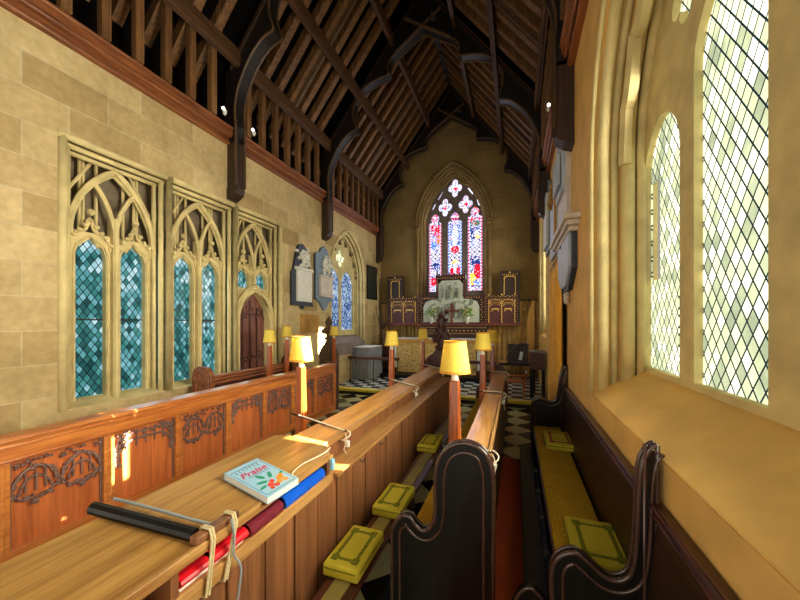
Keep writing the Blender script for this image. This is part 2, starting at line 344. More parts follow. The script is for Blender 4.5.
# screen: rectangular moulded frames, mullions, tracery, leaded glass
def rect_frame(bm, y0, y1, z0, z1, x, r, bottom=True):
    tube(bm, [(x, y0, z0), (x, y0, z1)], r, 8); tube(bm, [(x, y1, z0), (x, y1, z1)], r, 8); tube(bm, [(x, y0-r, z1), (x, y1+r, z1)], r, 8)
bays = [(2.34, 3.6), (3.6, 4.87), (4.87, 6.13)]
for i, (a, c_) in enumerate(bays):
    door = i == 2
    w = thing('window_%d' % (i+1), (XL-.2, (a+c_)/2, .95 if not door else 0), ['carved stone screen bay of teal leaded glass, nearest the camera', 'carved stone screen bay with two tall teal leaded lights', 'carved stone screen bay above the arched vestry door'][i], 'window', kind='structure')
    zb = .95 if not door else .02
    fr = BM()
    for x, r, ins in ((XL+.0, .045, -.0), (XL-.08, .035, .07), (XL-.16, .03, .12)):
        rect_frame(fr, a+ins, c_-ins, zb, 4.2-ins, x, r)
    link('moulded_frame', fr, 'stone_carved', w, smooth=True)
    m = (a+c_)/2; mb = BM(); zm = 2.62 if door else .95
    box(mb, XL-.26, XL-.13, m-.035, m+.035, zm, 3.4); tube(mb, [(XL-.13, m, zm), (XL-.13, m, 3.4)], .03, 8)
    link('mullion', mb, 'stone_carved', w)
    tb = BM(); L0, L1 = a+.13, c_-.13
    def arc(pts, r, x=XL-.16): tube(tb, [(x, p[0], p[1]) for p in pts], r, 6)
    big = arch(L0, L1, 3.1, .95)
    arc(big, .04); arc([(p[0], p[1]-.05) for p in big], .025, XL-.2)
    for q0, q1 in ((L0, m), (m, L1)):
        s_ = arch(q0, q1, 3.1, .72); arc(s_, .03)
    # intersecting bars, super mullions behind
    for y in (L0+.16, m-.16, m+.16, L1-.16, m-.3, m+.3): tube(tb, [(XL-.27, y, 3.15), (XL-.27, y, 4.1)], .018, 5)
    arc([(L0, 3.6), (m-.22, 4.1)], .02, XL-.25); arc([(L1, 3.6), (m+.22, 4.1)], .02, XL-.25)
    # ogee light heads with crockets
    for q0, q1 in ((L0, m-.03), (m+.03, L1)):
        mm = (q0+q1)/2; og = [(q0, 2.95), (q0+.02, 3.06), (q0+.1, 3.14), (mm-.05, 3.2), (mm, 3.34), (mm+.05, 3.2), (q1-.1, 3.14), (q1-.02, 3.06), (q1, 2.95)]
        arc(smooth_path(og, 3), .025, XL-.2)
        cus = [(q0, 2.92), (q0+.09, 3.05), (q0+.13, 2.98), (mm, 3.14), (q1-.13, 2.98), (q1-.09, 3.05), (q1, 2.92)]
        arc(cus, .018, XL-.22)
        for k in range(9):
            t_ = k/8; y = q0+(q1-q0)*t_; z = 3.0+.28*(1-abs(2*t_-1))+.03
            lump(tb, (XL-.17, y, z), .03+.008*(k % 2))
        lump(tb, (XL-.17, mm, 3.42), .05); 
    link('tracery', tb, 'stone_carved', w)
    pl = BM(); zb_ = .95 if not door else 2.1; hs_ = []
    for q0, q1 in ((L0, m), (m, L1)):
        mm = (q0+q1)/2; zz = zb_+.02 if not door else 2.7
        hs_.append([(mm-.165, zz), (mm-.165, 2.86), (mm-.13, 2.98), (mm-.06, 3.03), (mm, 3.1), (mm+.06, 3.03), (mm+.13, 2.98), (mm+.165, 2.86), (mm+.165, zz)])
    prism(pl, ([(L0-.03, zb_), (L1+.03, zb_)] if not door else [(L0-.03, 2.1), (4.99, 2.15), (5.12, 2.42), (5.5, 2.72), (5.88, 2.42), (6.01, 2.15), (L1+.03, 2.1)])+[(L1+.03, 3.16), (L0-.03, 3.16)], 'X', XL-.28, XL-.2, hs_)
    for hh in hs_:
        A_ = hh[1:-1]; tube(pl, [(XL-.19, hh[0][0]-.02, hh[0][1])]+[(XL-.19, p[0]+(.02 if p[0] > sum(h_[0] for h_ in hh)/9 else -.02), p[1]+.02) for p in A_]+[(XL-.19, hh[-1][0]+.02, hh[-1][1])], .016, 6)
    link('light_surround', pl, 'stone_carved', w)
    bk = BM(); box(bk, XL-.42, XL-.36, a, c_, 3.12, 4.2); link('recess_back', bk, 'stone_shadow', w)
    if not door:
        for q0, q1 in ((L0-.02, m), (m, L1+.02)):
            g = BM(); box(g, XL-.30, XL-.285, q0, q1, .95, 3.14); link('pane', g, 'leaded_teal', w)
        s = BM()
        for q0, q1 in ((L0, m), (m, L1)): box(s, XL-.29, XL-.27, q0, q1, 2.02, 2.04)
        link('saddle_bar', s, 'black_iron', w)
        s = BM(); prism(s, [(XL-.4, .945), (XL-.004, .945), (XL-.004, .955), (XL-.3, 1.03), (XL-.4, 1.03)], 'Y', a, c_); link('sill', s, 'stone_carved', w)
    else:
        for q0, q1 in ((L0-.02, m), (m, L1+.02)):
            g = BM(); box(g, XL-.30, XL-.285, q0, q1, 2.1, 3.14); link('pane', g, 'leaded_teal', w)
# vestry door in its arch
d = thing('door_1', (XL-.3, 5.5, 0), 'arched vestry door of purplish brown wood with carved bands in a stone arch', 'door', kind='structure')
DA = arch(5.1, 5.92, 2.02, .6)
sb = BM(); prism(sb, [(4.99, .02), (5.1, .02)]+DA+[(5.92, .02), (6.02, .02), (6.02, 2.1), (5.5, 2.78), (4.99, 2.1)], 'X', XL-.34, XL-.12)
link('stone_surround', sb, 'stone_carved', d)
sb = BM()
for off, x, r in ((0, XL-.12, .035), (-.06, XL-.12, .025)):
    A = arch(5.04+off, 5.98-off, 2.04, .66-off); tube(sb, [(x, 5.04+off, .05)]+[(x, p[0], p[1]) for p in A]+[(x, 5.98-off, .05)], r, 8)
link('arch_moulding', sb, 'stone_carved', d, smooth=True)
db = BM(); prism(db, [(5.1, .02)]+DA+[(5.92, .02)], 'X', XL-.33, XL-.27); dl = link('door_leaf', db, 'door_wood', d)
db = BM()
for y in (5.3, 5.5, 5.7): box(db, XL-.27, XL-.245, y-.018, y+.018, .05, 2.45 if y == 5.5 else 2.3)
link('muntin', db, 'carved_dark', dl)
db = BM()
for k in range(46):
    u = 5.13+.76*random.random()
    for zc in (1.28, 2.2): lump(db, (XL-.255, u, zc+random.uniform(-.11, .11)), random.uniform(.015, .032), .6)
for y in (5.2, 5.4, 5.6, 5.8): tube(db, [(XL-.255, p[0], p[1]) for p in arch(y-.09, y+.09, 2.05, .14, 5)], .012, 5); tube(db, [(XL-.255, p[0], p[1]) for p in arch(y-.09, y+.09, 1.16, .14, 5)], .012, 5)
link('carved_band', db, 'carved_dark', dl)
# sill below screen in front: moulded string
# left two-light window
w = thing('window_4', (XL-.4, (LW0+LW1)/2, 1.35), 'arched two light window with blue stained glass in the left wall', 'window', kind='structure')
LM = (LW0+LW1)/2-.1
outline = [(LW0, 1.4)]+arch(LW0, LW1, 3.45, 1.4)+[(LW1, 1.4)]
l1 = [(LW0+.12, 1.75)]+arch(LW0+.12, LM-.06, 3.2, .45, 6)+[(LM-.06, 1.75)]
l2 = [(LM+.06, 1.75)]+arch(LM+.06, LW1-.32, 3.2, .45, 6)+[(LW1-.32, 1.75)]
ql = foils(LM, 4.02, .28, 4, math.pi/2)
b = BM(); prism(b, outline, 'X', XL-.34, XL-.24, [l1, l2, ql]); link('tracery', b, 'stone_carved', w)
for q0, q1, z0, z1 in ((LW0+.1, LM-.04, 1.7, 3.68), (LM+.04, LW1-.3, 1.7, 3.68)):
    b = BM(); box(b, XL-.3, XL-.29, q0, q1, z0, z1); link('pane', b, 'leaded_blue', w)
b = BM(); box(b, XL-.3, XL-.29, LM-.3, LM+.3, 3.7, 4.35); link('pane', b, 'leaded_pale', w)
b = BM()
for off, x, r in ((-.05, XL+.0, .045), (.04, XL-.08, .04), (.12, XL-.16, .035), (.18, XL-.22, .03)):
    A = arch(LW0+off, LW1-off, 3.45, 1.4-off); tube(b, [(x, LW0+off, 1.35)]+[(x, p[0], p[1]) for p in A]+[(x, LW1-off, 1.35)], r, 8)
link('arch_moulding', b, 'stone_carved', w, smooth=True)
b = BM(); A = arch(LW0+.16, LW1-.16, 3.45, 1.24, 24)
pp = []
for i, p in enumerate(A):
    pp.append((XL-.18-.07*math.sin(i*math.pi/2.2)**2, p[0], p[1]-(.12 if i % 6 == 3 else 0)))
tube(b, pp, .03, 6)
for i in range(3, len(A), 6): lump(b, (XL-.2, A[i][0], A[i][1]-.14), .06)
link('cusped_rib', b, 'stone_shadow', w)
b = BM(); prism(b, [(XL-.45, 1.0), (XL+.06, 1.0), (XL+.06, 1.36), (XL-.45, 1.72)], 'Y', LW0, LW1); link('sill', b, 'stone_grey', w)
# ------------------------------------------------------------ right wall
RW0, RW1 = 1.05, 3.72
rw = [(RW0, 1.29)]+arch(RW0, RW1, 3.55, 1.6)+[(RW1, 1.29)]
FW0, FW1 = 8.7, 10.9
fw = [(FW0, 1.6)]+arch(FW0, FW1, 4.2, .95)+[(FW1, 1.6)]
b = BM(); prism(b, wall, 'X', XR, XR+.55, [rw, fw]); struct('wall_right', b, 'stone_warm', 'warm yellow plastered side wall with window and memorials', 'wall')
def right_window(name, y0, y1, zs, rise, z0, label, clear, nl=3):
    w = thing(name, (XR+.4, (y0+y1)/2, z0), label, 'window', kind='structure')
    W = (y1-y0); lw = W/nl
    hs = []; heads = []
    for k in range(nl):
        q0 = y0+lw*k+.1; q1 = y0+lw*(k+1)-.1; hz = zs-.25 if k in (0, nl-1) else zs+.15
        hs.append([(q0, z0+.3)]+arch(q0, q1, hz, .4, 5)+[(q1, z0+.3)]); heads.append((q0, q1, hz+.4))
    hs.append(foils((y0+y1)/2-W*.17, zs+.78, .22, 4)); hs.append(foils((y0+y1)/2+W*.17, zs+.78, .22, 4))
    b = BM(); prism(b, [(y0, z0)]+arch(y0, y1, zs, rise)+[(y1, z0)], 'X', XR+.42, XR+.52, hs); link('tracery', b, 'stone_carved', w)
    g0 = XR+.47
    for k, (q0, q1, zt) in enumerate(heads):
        cl = [c_ for c_ in clear if q0 < (c_[0]+c_[1])/2 < q1]
        if cl:
            c0, c1, cz0, cz1 = cl[0]
            b = BM()
            prism(b, [(q0-.04, z0+.25), (q1+.04, z0+.25), (q1+.04, zt+.05), (q0-.04, zt+.05)], 'X', g0, g0+.01, [[(x0, z) for x0, z in r_] for r_ in [[(c_[0], c_[2]), (c_[1], c_[2]), (c_[1], c_[3]), (c_[0], c_[3])] for c_ in cl]])
            link('pane', b, 'leaded_pale', w)
            b = BM()
            for c_ in cl: box(b, g0, g0+.008, c_[0], c_[1], c_[2], c_[3])
            link('sun_slot', b, 'clear_glass', w)  # added opening that shapes the sunbeam
        else:
            b = BM(); box(b, g0, g0+.01, q0-.04, q1+.04, z0+.25, zt+.05); link('pane', b, 'leaded_pale', w)
    b = BM(); box(b, g0, g0+.01, (y0+y1)/2-W*.3, (y0+y1)/2+W*.3, zs+.57, zs+1.05); link('pane', b, 'leaded_pale', w)
    b = BM()
    for off, x, r in ((.0, XR+.01, .022), (.03, XR+.1, .05), (.0, XR+.2, .035), (.06, XR+.3, .06), (.09, XR+.4, .04)):
        A = arch(y0+off, y1-off, zs, rise-off, 14); tube(b, [(x, y0+off, z0)]+[(x, p[0], p[1]) for p in A]+[(x, y1-off, z0)], r, 8)
    link('arch_moulding', b, 'stone_carved', w, smooth=True)
    b = BM(); A = arch(y0+.1, y1-.1, zs, rise-.1, 24)
    pp = [(XR+.27, p[0]-(.0), p[1]-(.16*abs(math.sin((i-1)*math.pi/6)))) for i, p in enumerate(A)]
    tube(b, pp, .06, 6); link('cusped_rib', b, 'stone_carved', w)
    b = BM(); prism(b, [(XR+.004, z0-.002), (XR+.5, z0-.002), (XR+.5, z0+.3), (XR+.004, z0+.01)], 'Y', y0, y1); link('sill', b, 'stone_warm', w)
SD = Vector((-1, -.24, -.40))
def toglass(x, y, z, gx): k = gx-x; return (y+.24*k, z+.40*k)
gx = XR+.47
c1 = toglass(-1.6, 2.36, 1.0, gx); c2 = toglass(-1.96, 2.75, 1.0, gx); c0 = toglass(-1.37, 2.5, .8, gx)
clr = [(c1[0]-.055, c1[0]+.055, c0[1]-.02, c1[1]+.12), (c2[0]-.08, c2[0]+.11, c2[1]+.12, c2[1]+1.0)]  # added clear slots, placed so sun patches fall on desk and lamp
right_window('window_5', RW0, RW1, 3.55, 1.6, 1.29, 'large stone framed window with cusped arch close by on the right', clr)
c3 = toglass(XL, 7.95, 1.75, gx)
clr2 = [(c3[0]-.3, c3[0]+.22, c3[1]-.6, c3[1]+.3)]  # added clear slot, sized to throw the sun patch on the left wall
right_window('window_6', FW0, FW1, 4.2, .95, 1.6, 'far window in the right wall near the altar', clr2, 2)
# dark panelling and its rail along right wall
b = BM(); prism(b, [(.60, .3), (.62, .3), (.695, 1.05), (.67, 1.05)], 'Y', -.6, 5.3); struct('wainscot_right', b, 'seat_back_wood', 'x', 'x').name = 'trim_2'
tag(bpy.data.objects['trim_2'], 'dark sloping panelling behind the right hand bench', 'panelling')
b = BM(); box(b, .65, .698, -.6, 5.3, 1.03, 1.08); box(b, .64, .69, -.6, 5.3, 1.065, 1.09); tube(b, [(.655, -.6, 1.03), (.655, 5.3, 1.03)], .016, 8); tube(b, [(.645, -.6, 1.083), (.645, 5.3, 1.083)], .012, 8)
tag(link('trim_3', b, 'pew_dark', None, origin=(0, 0, 0)), 'moulded purplish brown rail along the right wall below the window', 'rail', kind='structure')
# ------------------------------------------------------------ east wall and window
EW = [(XL-.6, 0), (XR+.6, 0), (XR+.6, 6.9), (CX, 10.9), (XL-.6, 6.9)]
WC = -2.18; WH = 1.2
ew = [(WC-WH, 2.9)]+arch(WC-WH, WC+WH, 5.55, 2.0, 12)+[(WC+WH, 2.9)]
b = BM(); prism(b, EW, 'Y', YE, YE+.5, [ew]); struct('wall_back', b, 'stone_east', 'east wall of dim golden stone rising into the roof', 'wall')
w = thing('window_7', (WC, YE+.2, 2.9), 'tall traceried stained glass east window with three lights and three quatrefoils', 'window', kind='structure')
lights = [(-2.91, .245, 5.72), (-2.16, .265, 5.72), (-1.42, .265, 5.85)]
holes = []
def light_hole(cx, hw, zs):
    return [(cx-hw, 3.15), (cx-hw, zs-.02), (cx-hw+.03, zs+.05), (cx-.12, zs+.09), (cx-.17, zs+.2), (cx-.13, zs+.3), (cx, zs+.4), (cx+.13, zs+.3), (cx+.17, zs+.2), (cx+.12, zs+.09), (cx+hw-.03, zs+.05), (cx+hw, zs-.02), (cx+hw, 3.15)]
for L in lights: holes.append(light_hole(*L))
quads = [(-2.15, 7.0), (-2.52, 6.32), (-1.76, 6.36)]
for q in quads: holes.append(foils(q[0], q[1], .27, 4, math.pi/2, .42, 7, 1.3))
for pts in ([(-3.05, 6.28), (-2.97, 6.3), (-2.87, 6.5), (-2.93, 6.5)], [(-2.82, 6.65), (-2.76, 6.63), (-2.58, 6.95), (-2.62, 6.95)], [(-1.7, 6.95), (-1.62, 6.98), (-1.44, 6.68), (-1.5, 6.66)], [(-1.36, 6.5), (-1.3, 6.5), (-1.22, 6.25), (-1.29, 6.25)]): holes.append(pts)
b = BM(); prism(b, [(WC-WH, 2.9)]+arch(WC-WH, WC+WH, 5.55, 2.0, 12)+[(WC+WH, 2.9)], 'Y', YE+.3, YE+.42, holes); link('tracery', b, 'stone_grey', w)
def hexc(r, g, b_): c_ = C(r, g, b_); return c_
WHT, RED, BLU, NAV, YEL, ORG, GRN, LAV, BLK = [hexc(*v) for v in ((216, 214, 236), (214, 26, 48), (70, 120, 205), (34, 52, 120), (240, 200, 60), (238, 110, 40), (60, 120, 90), (170, 160, 215), (30, 26, 50))]
def glass_panel(name, x0, x1, z0, z1, blobs, border, parent, cell=.034, mode=0):
    nx = max(3, round((x1-x0)/cell)); nz = max(3, round((z1-z0)/cell)); bm = BM(); lay = bm.loops.layers.float_color.new('glass')
    V = [[bm.verts.new((x0+(x1-x0)*i/nx, YE+.37, z0+(z1-z0)*j/nz)) for j in range(nz+1)] for i in range(nx+1)]
    for i in range(nx):
        for j in range(nz):
            u = (i+.5)/nx; v = (j+.5)/nz
            r = random.random()
            c_ = WHT if r < .52 else (LAV if r < .66 else (BLU if r < .78 else (BLK if r < .9 else (NAV if r < .95 else RED))))
            if mode == 0 and .47 < v < .58:
                k = (i+j) % 5; c_ = BLK if k == 0 or (i-j) % 5 == 0 else WHT
            for (cx, cy, rx, ry, cc, pr) in blobs:
                if ((u-cx)/rx)**2+((v-cy)/ry)**2 < 1 and random.random() < pr: c_ = cc
            if border:
                e_ = min(i, nx-1-i)
                if e_ == 0: c_ = LAV if j % 3 else BLK
                elif e_ == 1: c_ = border if j % 4 else WHT
                elif e_ == 2: c_ = WHT if j % 3 else NAV
            f_ = bm.faces.new((V[i][j], V[i+1][j], V[i+1][j+1], V[i][j+1]))
            for lp in f_.loops: lp[lay] = c_
    return link(name, bm, 'stained_glass', parent)
LB = [[(.5, .93, .35, .05, RED, .75), (.4, .8, .3, .06, LAV, .7), (.75, .77, .15, .07, ORG, .85), (.65, .85, .3, .05, RED, .6), (.35, .68, .2, .05, BLU, .85), (.5, .38, .35, .05, NAV, .75), (.35, .16, .26, .06, RED, .95), (.6, .27, .2, .03, WHT, .8)],
      [(.5, .8, .4, .16, BLU, .45), (.5, .8, .18, .16, WHT, .85), (.5, .6, .26, .05, RED, .92), (.5, .42, .2, .04, YEL, .5), (.5, .3, .42, .05, RED, .9), (.5, .3, .1, .1, WHT, .9), (.5, .22, .3, .04, RED, .7), (.5, .12, .45, .06, LAV, .6)],
      [(.5, .93, .45, .05, RED, .6), (.5, .9, .3, .04, GRN, .6), (.5, .78, .4, .07, NAV, .5), (.6, .76, .2, .05, WHT, .8), (.7, .72, .2, .03, YEL, .6), (.5, .4, .4, .07, NAV, .75), (.65, .27, .25, .1, RED, .92), (.3, .17, .22, .08, YEL, .92), (.6, .12, .3, .03, BLU, .5)]]
for (cx, hw, zs), bl, bo in zip(lights, LB, (RED, BLU, RED)):
    glass_panel('stained_pane', cx-hw-.02, cx+hw+.02, 3.12, zs+.06, bl, bo, w)
    glass_panel('stained_pane', cx-.2, cx+.2, zs+.06, zs+.43, [(.5, .5, .4, .4, RED, .6), (.5, .5, .15, .15, WHT, .9)], None, w, mode=1)
for q in quads: glass_panel('stained_pane', q[0]-.32, q[0]+.32, q[1]-.4, q[1]+.4, [(.5, .5, .5, .5, WHT, .45), (.5, .5, .12, .1, RED, .8)], None, w, mode=1)
glass_panel('stained_pane', -3.08, -2.56, 6.2, 6.98, [(.5, .5, 1, 1, WHT, .8)], None, w, mode=1).location.y += .01
glass_panel('stained_pane', -1.72, -1.2, 6.2, 7.0, [(.5, .5, 1, 1, WHT, .8)], None, w, mode=1).location.y += .01
b = BM()
for off, y, r in ((-.2, YE-.02, .05), (-.1, YE-.0, .035), (-.0, YE+.06, .05), (.06, YE+.14, .035), (.09, YE+.24, .05)):
    A = arch(WC-WH+off, WC+WH-off, 5.55, 2.0-off*1.4, 14)
    if off < -.05: tube(b, [(p[0], y, p[1]) for p in A], r, 8)
    else: tube(b, [(A[0][0], y, 2.9)]+[(p[0], y, p[1]) for p in A]+[(A[-1][0], y, 2.9)], r, 8)
for s in (-1, 1):
    tube(b, [(WC+s*(WH+.12), YE-.04, 2.9), (WC+s*(WH+.12), YE-.04, 5.45)], .05, 8)
    lump(b, (WC+s*(WH+.12), YE-.05, 5.5), .1, 1, 1, .8, 2); box(b, WC+s*(WH+.12)-.11, WC+s*(WH+.12)+.11, YE-.15, YE, 5.57, 5.63)
link('arch_moulding', b, 'stone_east', w, smooth=False)
b = BM(); A = arch(WC-WH+.05, WC+WH-.05, 5.55, 1.9, 18)
tube(b, [(p[0], YE+.18, p[1]-.13*abs(math.sin(i*math.pi/6))) for i, p in enumerate(A)], .045, 6); link('cusped_rib', b, 'stone_east', w)
# ------------------------------------------------------------ roof
def RZ(h): return 10.25-1.28*h
HW = 2.92
b = BM()
for s in (-1, 1):
    prism(b, [(CX, RZ(0)+.46), (CX, RZ(0)+.32), (CX+s*3.6, RZ(3.6)+.32), (CX+s*3.6, RZ(3.6)+.46)], 'Y', Y0, YE+.4)
struct('ceiling', b, 'roof_board_shaded', 'boarding of the steep open timber roof, coloured nearly black as in shade', 'ceiling')
b = BM(); box(b, XL-.5, XL-.3, Y0, YE, 5.5, 6.8); box(b, XR+.3, XR+.5, Y0, YE, 5.5, 6.8); struct('trim_4', b, 'roof_board_shaded', 'boarding behind the short studs at the eaves, coloured black as in shade', 'boarding')
# rafters
def rafter(side, y, wdt=.14, dep=.17, mat='roof_wood'):
    bm = BM(); z = lambda h, o: RZ(h)+o
    prism(bm, [(CX, z(0, 0)), (CX, z(0, dep*1.5)), (CX+side*3.3, z(3.3, dep*1.5)), (CX+side*3.3, z(3.3, 0))], 'Y', y-wdt/2, y+wdt/2)
    return link('rafter', bm, mat)
def stud(side, y):
    bm = BM(); x = CX+side*2.66; box(bm, min(x, x+side*.1), max(x, x+side*.1), y-.05, y+.05, 5.55, RZ(2.72)); return link('ashlar_stud', bm, 'roof_wood')
TY = [4.78, 7.92, 11.62]
pr = {s: None for s in (-1, 1)}; ps = {s: None for s in (-1, 1)}
ys = [1.9+.39*k for k in range(26)]
for s in (-1, 1):
    sn = 'left' if s < 0 else 'right'
    for y in ys:
        if min(abs(y-t_) for t_ in TY) < .17: continue
        seg = 'before the first truss' if y < TY[0] else ('between the first and second trusses' if y < TY[1] else 'between the second truss and the east wall')
        bay = {'before the first truss': 'near', 'between the first and second trusses': 'middle'}.get(seg, 'far'); gl = {'before the first truss': 'nearest', 'between the first and second trusses': 'middle'}.get(seg, 'farthest')
        if pr[s] is None:
            o = pr[s] = rafter(s, y); q = ps[s] = stud(s, y); o_y0, q_y0 = o.location.y, q.location.y; y00 = y
        else:
            o = pr[s].copy(); COL.objects.link(o); o.location.y = o_y0+(y-y00); q = ps[s].copy(); COL.objects.link(q); q.location.y = q_y0+(y-y00)
        tag(o, 'brown common rafter on the %s roof slope, %s truss bay' % (sn, bay), 'rafter', '%s roof slope rafters, %s bay' % (sn, gl))
        tag(q, 'short upright timber stud above the %s wall plate, %s truss bay' % (sn, bay), 'stud', '%s eaves studs, %s bay' % (sn, gl))
    for y, nm in ((6.3, 'nearer'), (9.9, 'farther'), (3.15, 'nearest')):
        bm = BM()
        for dz, wd in ((-.1, .07), (-.04, .13)):
            prism(bm, [(CX, RZ(0)+dz), (CX, RZ(0)+.15), (CX+s*2.9, RZ(2.9)+.15), (CX+s*2.9, RZ(2.9)+dz)], 'Y', y-wd/2, y+wd/2)
        tag(link('principal_rafter', bm, 'truss_edge'), 'moulded intermediate rafter halfway along the %s bay of the %s roof slope' % ({'nearer': 'middle', 'farther': 'far', 'nearest': 'near'}[nm], sn), 'rafter')
    for k, (h, zc) in enumerate(((2.6, 6.70), (1.71, 7.87), (.79, 9.05))):
        bm = BM(); x = CX+s*h
        prism(bm, [(x-.045, zc-.05), (x+.045, zc-.05), (x+.06, zc+.03), (x+.055, zc+.15+(-s)*.07), (x-.055, zc+.15+s*.07), (x-.06, zc+.03)], 'Y', Y0, YE-.02)
        tube(bm, [(x+s*-.025, Y0, zc-.055), (x+s*-.025, YE-.02, zc-.055)], .018, 6); tube(bm, [(x+s*.028, Y0, zc-.055), (x+s*.028, YE-.02, zc-.055)], .018, 6)
        tag(link('purlin', bm, 'roof_beam'), '%s long moulded purlin of the %s roof slope' % (('lowest', 'middle', 'highest')[k], sn), 'beam')
    bm = BM(); xw = XL if s < 0 else XR; xi = CX+s*2.72
    box(bm, min(xi, xw+s*.3), max(xi, xw+s*.3), Y0, YE-.02, 5.42, 5.56)
    box(bm, min(xi+s*.08, xw+s*.02), max(xi+s*.08, xw+s*.02), Y0, YE-.02, 5.26, 5.42)
    tube(bm, [(xi+s*.01, Y0, 5.53), (xi+s*.01, YE-.02, 5.53)], .035, 8); tube(bm, [(xi+s*.05, Y0, 5.41), (xi+s*.05, YE-.02, 5.41)], .03, 8); tube(bm, [(xi+s*.09, Y0, 5.29), (xi+s*.09, YE-.02, 5.29)], .03, 8)
    tag(link('wall_plate', bm, 'plate_wood'), 'red brown moulded timber wall plate along the top of the %s wall' % sn, 'beam')
bm = BM(); box(bm, CX-.08, CX+.08, Y0, YE-.02, RZ(0)-.05, RZ(0)+.3); tag(link('ridge_beam', bm, 'truss_wood'), 'dark ridge beam at the top of the roof', 'beam')
inner = smooth_path([(2.64, 5.6), (2.66, 5.9), (2.58, 6.26), (2.34, 6.7), (2.05, 6.98), (1.82, 7.06)], 4)+smooth_path([(1.8, 7.12), (1.9, 7.45), (1.83, 7.8), (1.58, 8.1), (1.25, 8.24), (.95, 8.28)], 4)+smooth_path([(.87, 8.34), (.91, 8.5), (.83, 8.68), (.6, 8.84), (.0, 9.22)], 4)
def truss(y, label, th=.2):
    root = thing('roof_truss', (CX, y, 4.3), label, 'roof truss')
    for s in (-1, 1):
        bm = BM(); prism(bm, [(CX+s*2.64, 5.3), (CX+s*2.64, 5.6)]+[(CX+s*h, z) for h, z in inner]+[(CX, RZ(0)+.02), (CX+s*2.9, RZ(2.9)+.02), (CX+s*2.9, 5.3)], 'Y', y-th/2, y+th/2, [[(CX+s*.15, 9.35), (CX+s*.45, 9.25), (CX+s*.15, 9.8)]])
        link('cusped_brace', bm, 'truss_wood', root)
        bm = BM(); x0 = CX+s*2.64; x1 = XL if s < 0 else XR
        box(bm, min(x0, x1), max(x0, x1), y-th/2, y+th/2, 4.45, 5.35)
        prism(bm, [(x0, 4.46), (x0+s*.03, 4.36), (x0+s*.12, 4.3), (x1, 4.26), (x1, 4.46)], 'Y', y-th/2-.015, y+th/2+.015)
        tube(bm, [(x0, y-th/2+.02, 4.4), (x0, y-th/2+.02, 5.5)], .025, 6)
        link('wall_post', bm, 'post_dark', root)
        bm = BM()
        for yy in (y-th/2-.01, y+th/2+.01): tube(bm, [(CX+s*2.64, yy, 4.5), (CX+s*2.64, yy, 5.6)]+[(CX+s*h, yy, z) for h, z in inner], .022, 6)
        tube(bm, [(CX+s*.7, y-th/2-.02, 8.78), (CX-s*.45, y-th/2-.02-.01*s, 9.56)], .04, 6)
        link('edge_moulding', bm, 'truss_edge', root)
        bm = BM()
        for o_ in (.04,): prism(bm, [(CX, RZ(0)-.02), (CX, RZ(0)-.12), (CX+s*2.75, RZ(2.75)-.12), (CX+s*2.75, RZ(2.75)-.02)], 'Y', y-th/2-.03, y+th/2+.03)
        link('principal', bm, 'post_dark', root)
    return root
truss(TY[0], 'great cusped roof truss nearest the camera, springing over the stone screen')
truss(TY[1], 'middle cusped roof truss beyond the wall memorials')
truss(TY[2], 'dark cusped roof truss framing the east wall')
for (x, y, z, l) in ((-4.72, 4.35, 5.62, 'small white lamp behind the left wall plate, before the first truss'), (-4.72, 5.02, 5.62, 'small white lamp on the left wall plate just beyond the first truss'), (.52, 6.1, 5.62, 'small white lamp high on the right wall plate')):
    r_ = thing('spotlight', (x, y, z-.06), l, 'lamp'); b = BM(); lathe(b, [(.02, z-.06), (.03, z-.03), (.035, z), (.02, z+.03)], x, y, 10); link('housing', b, 'plastic_white', r_)
    b = BM(); lump(b, (x, y-.03, z+.035), .026, sub=2); link('bulb', b, 'spot_glow', r_)
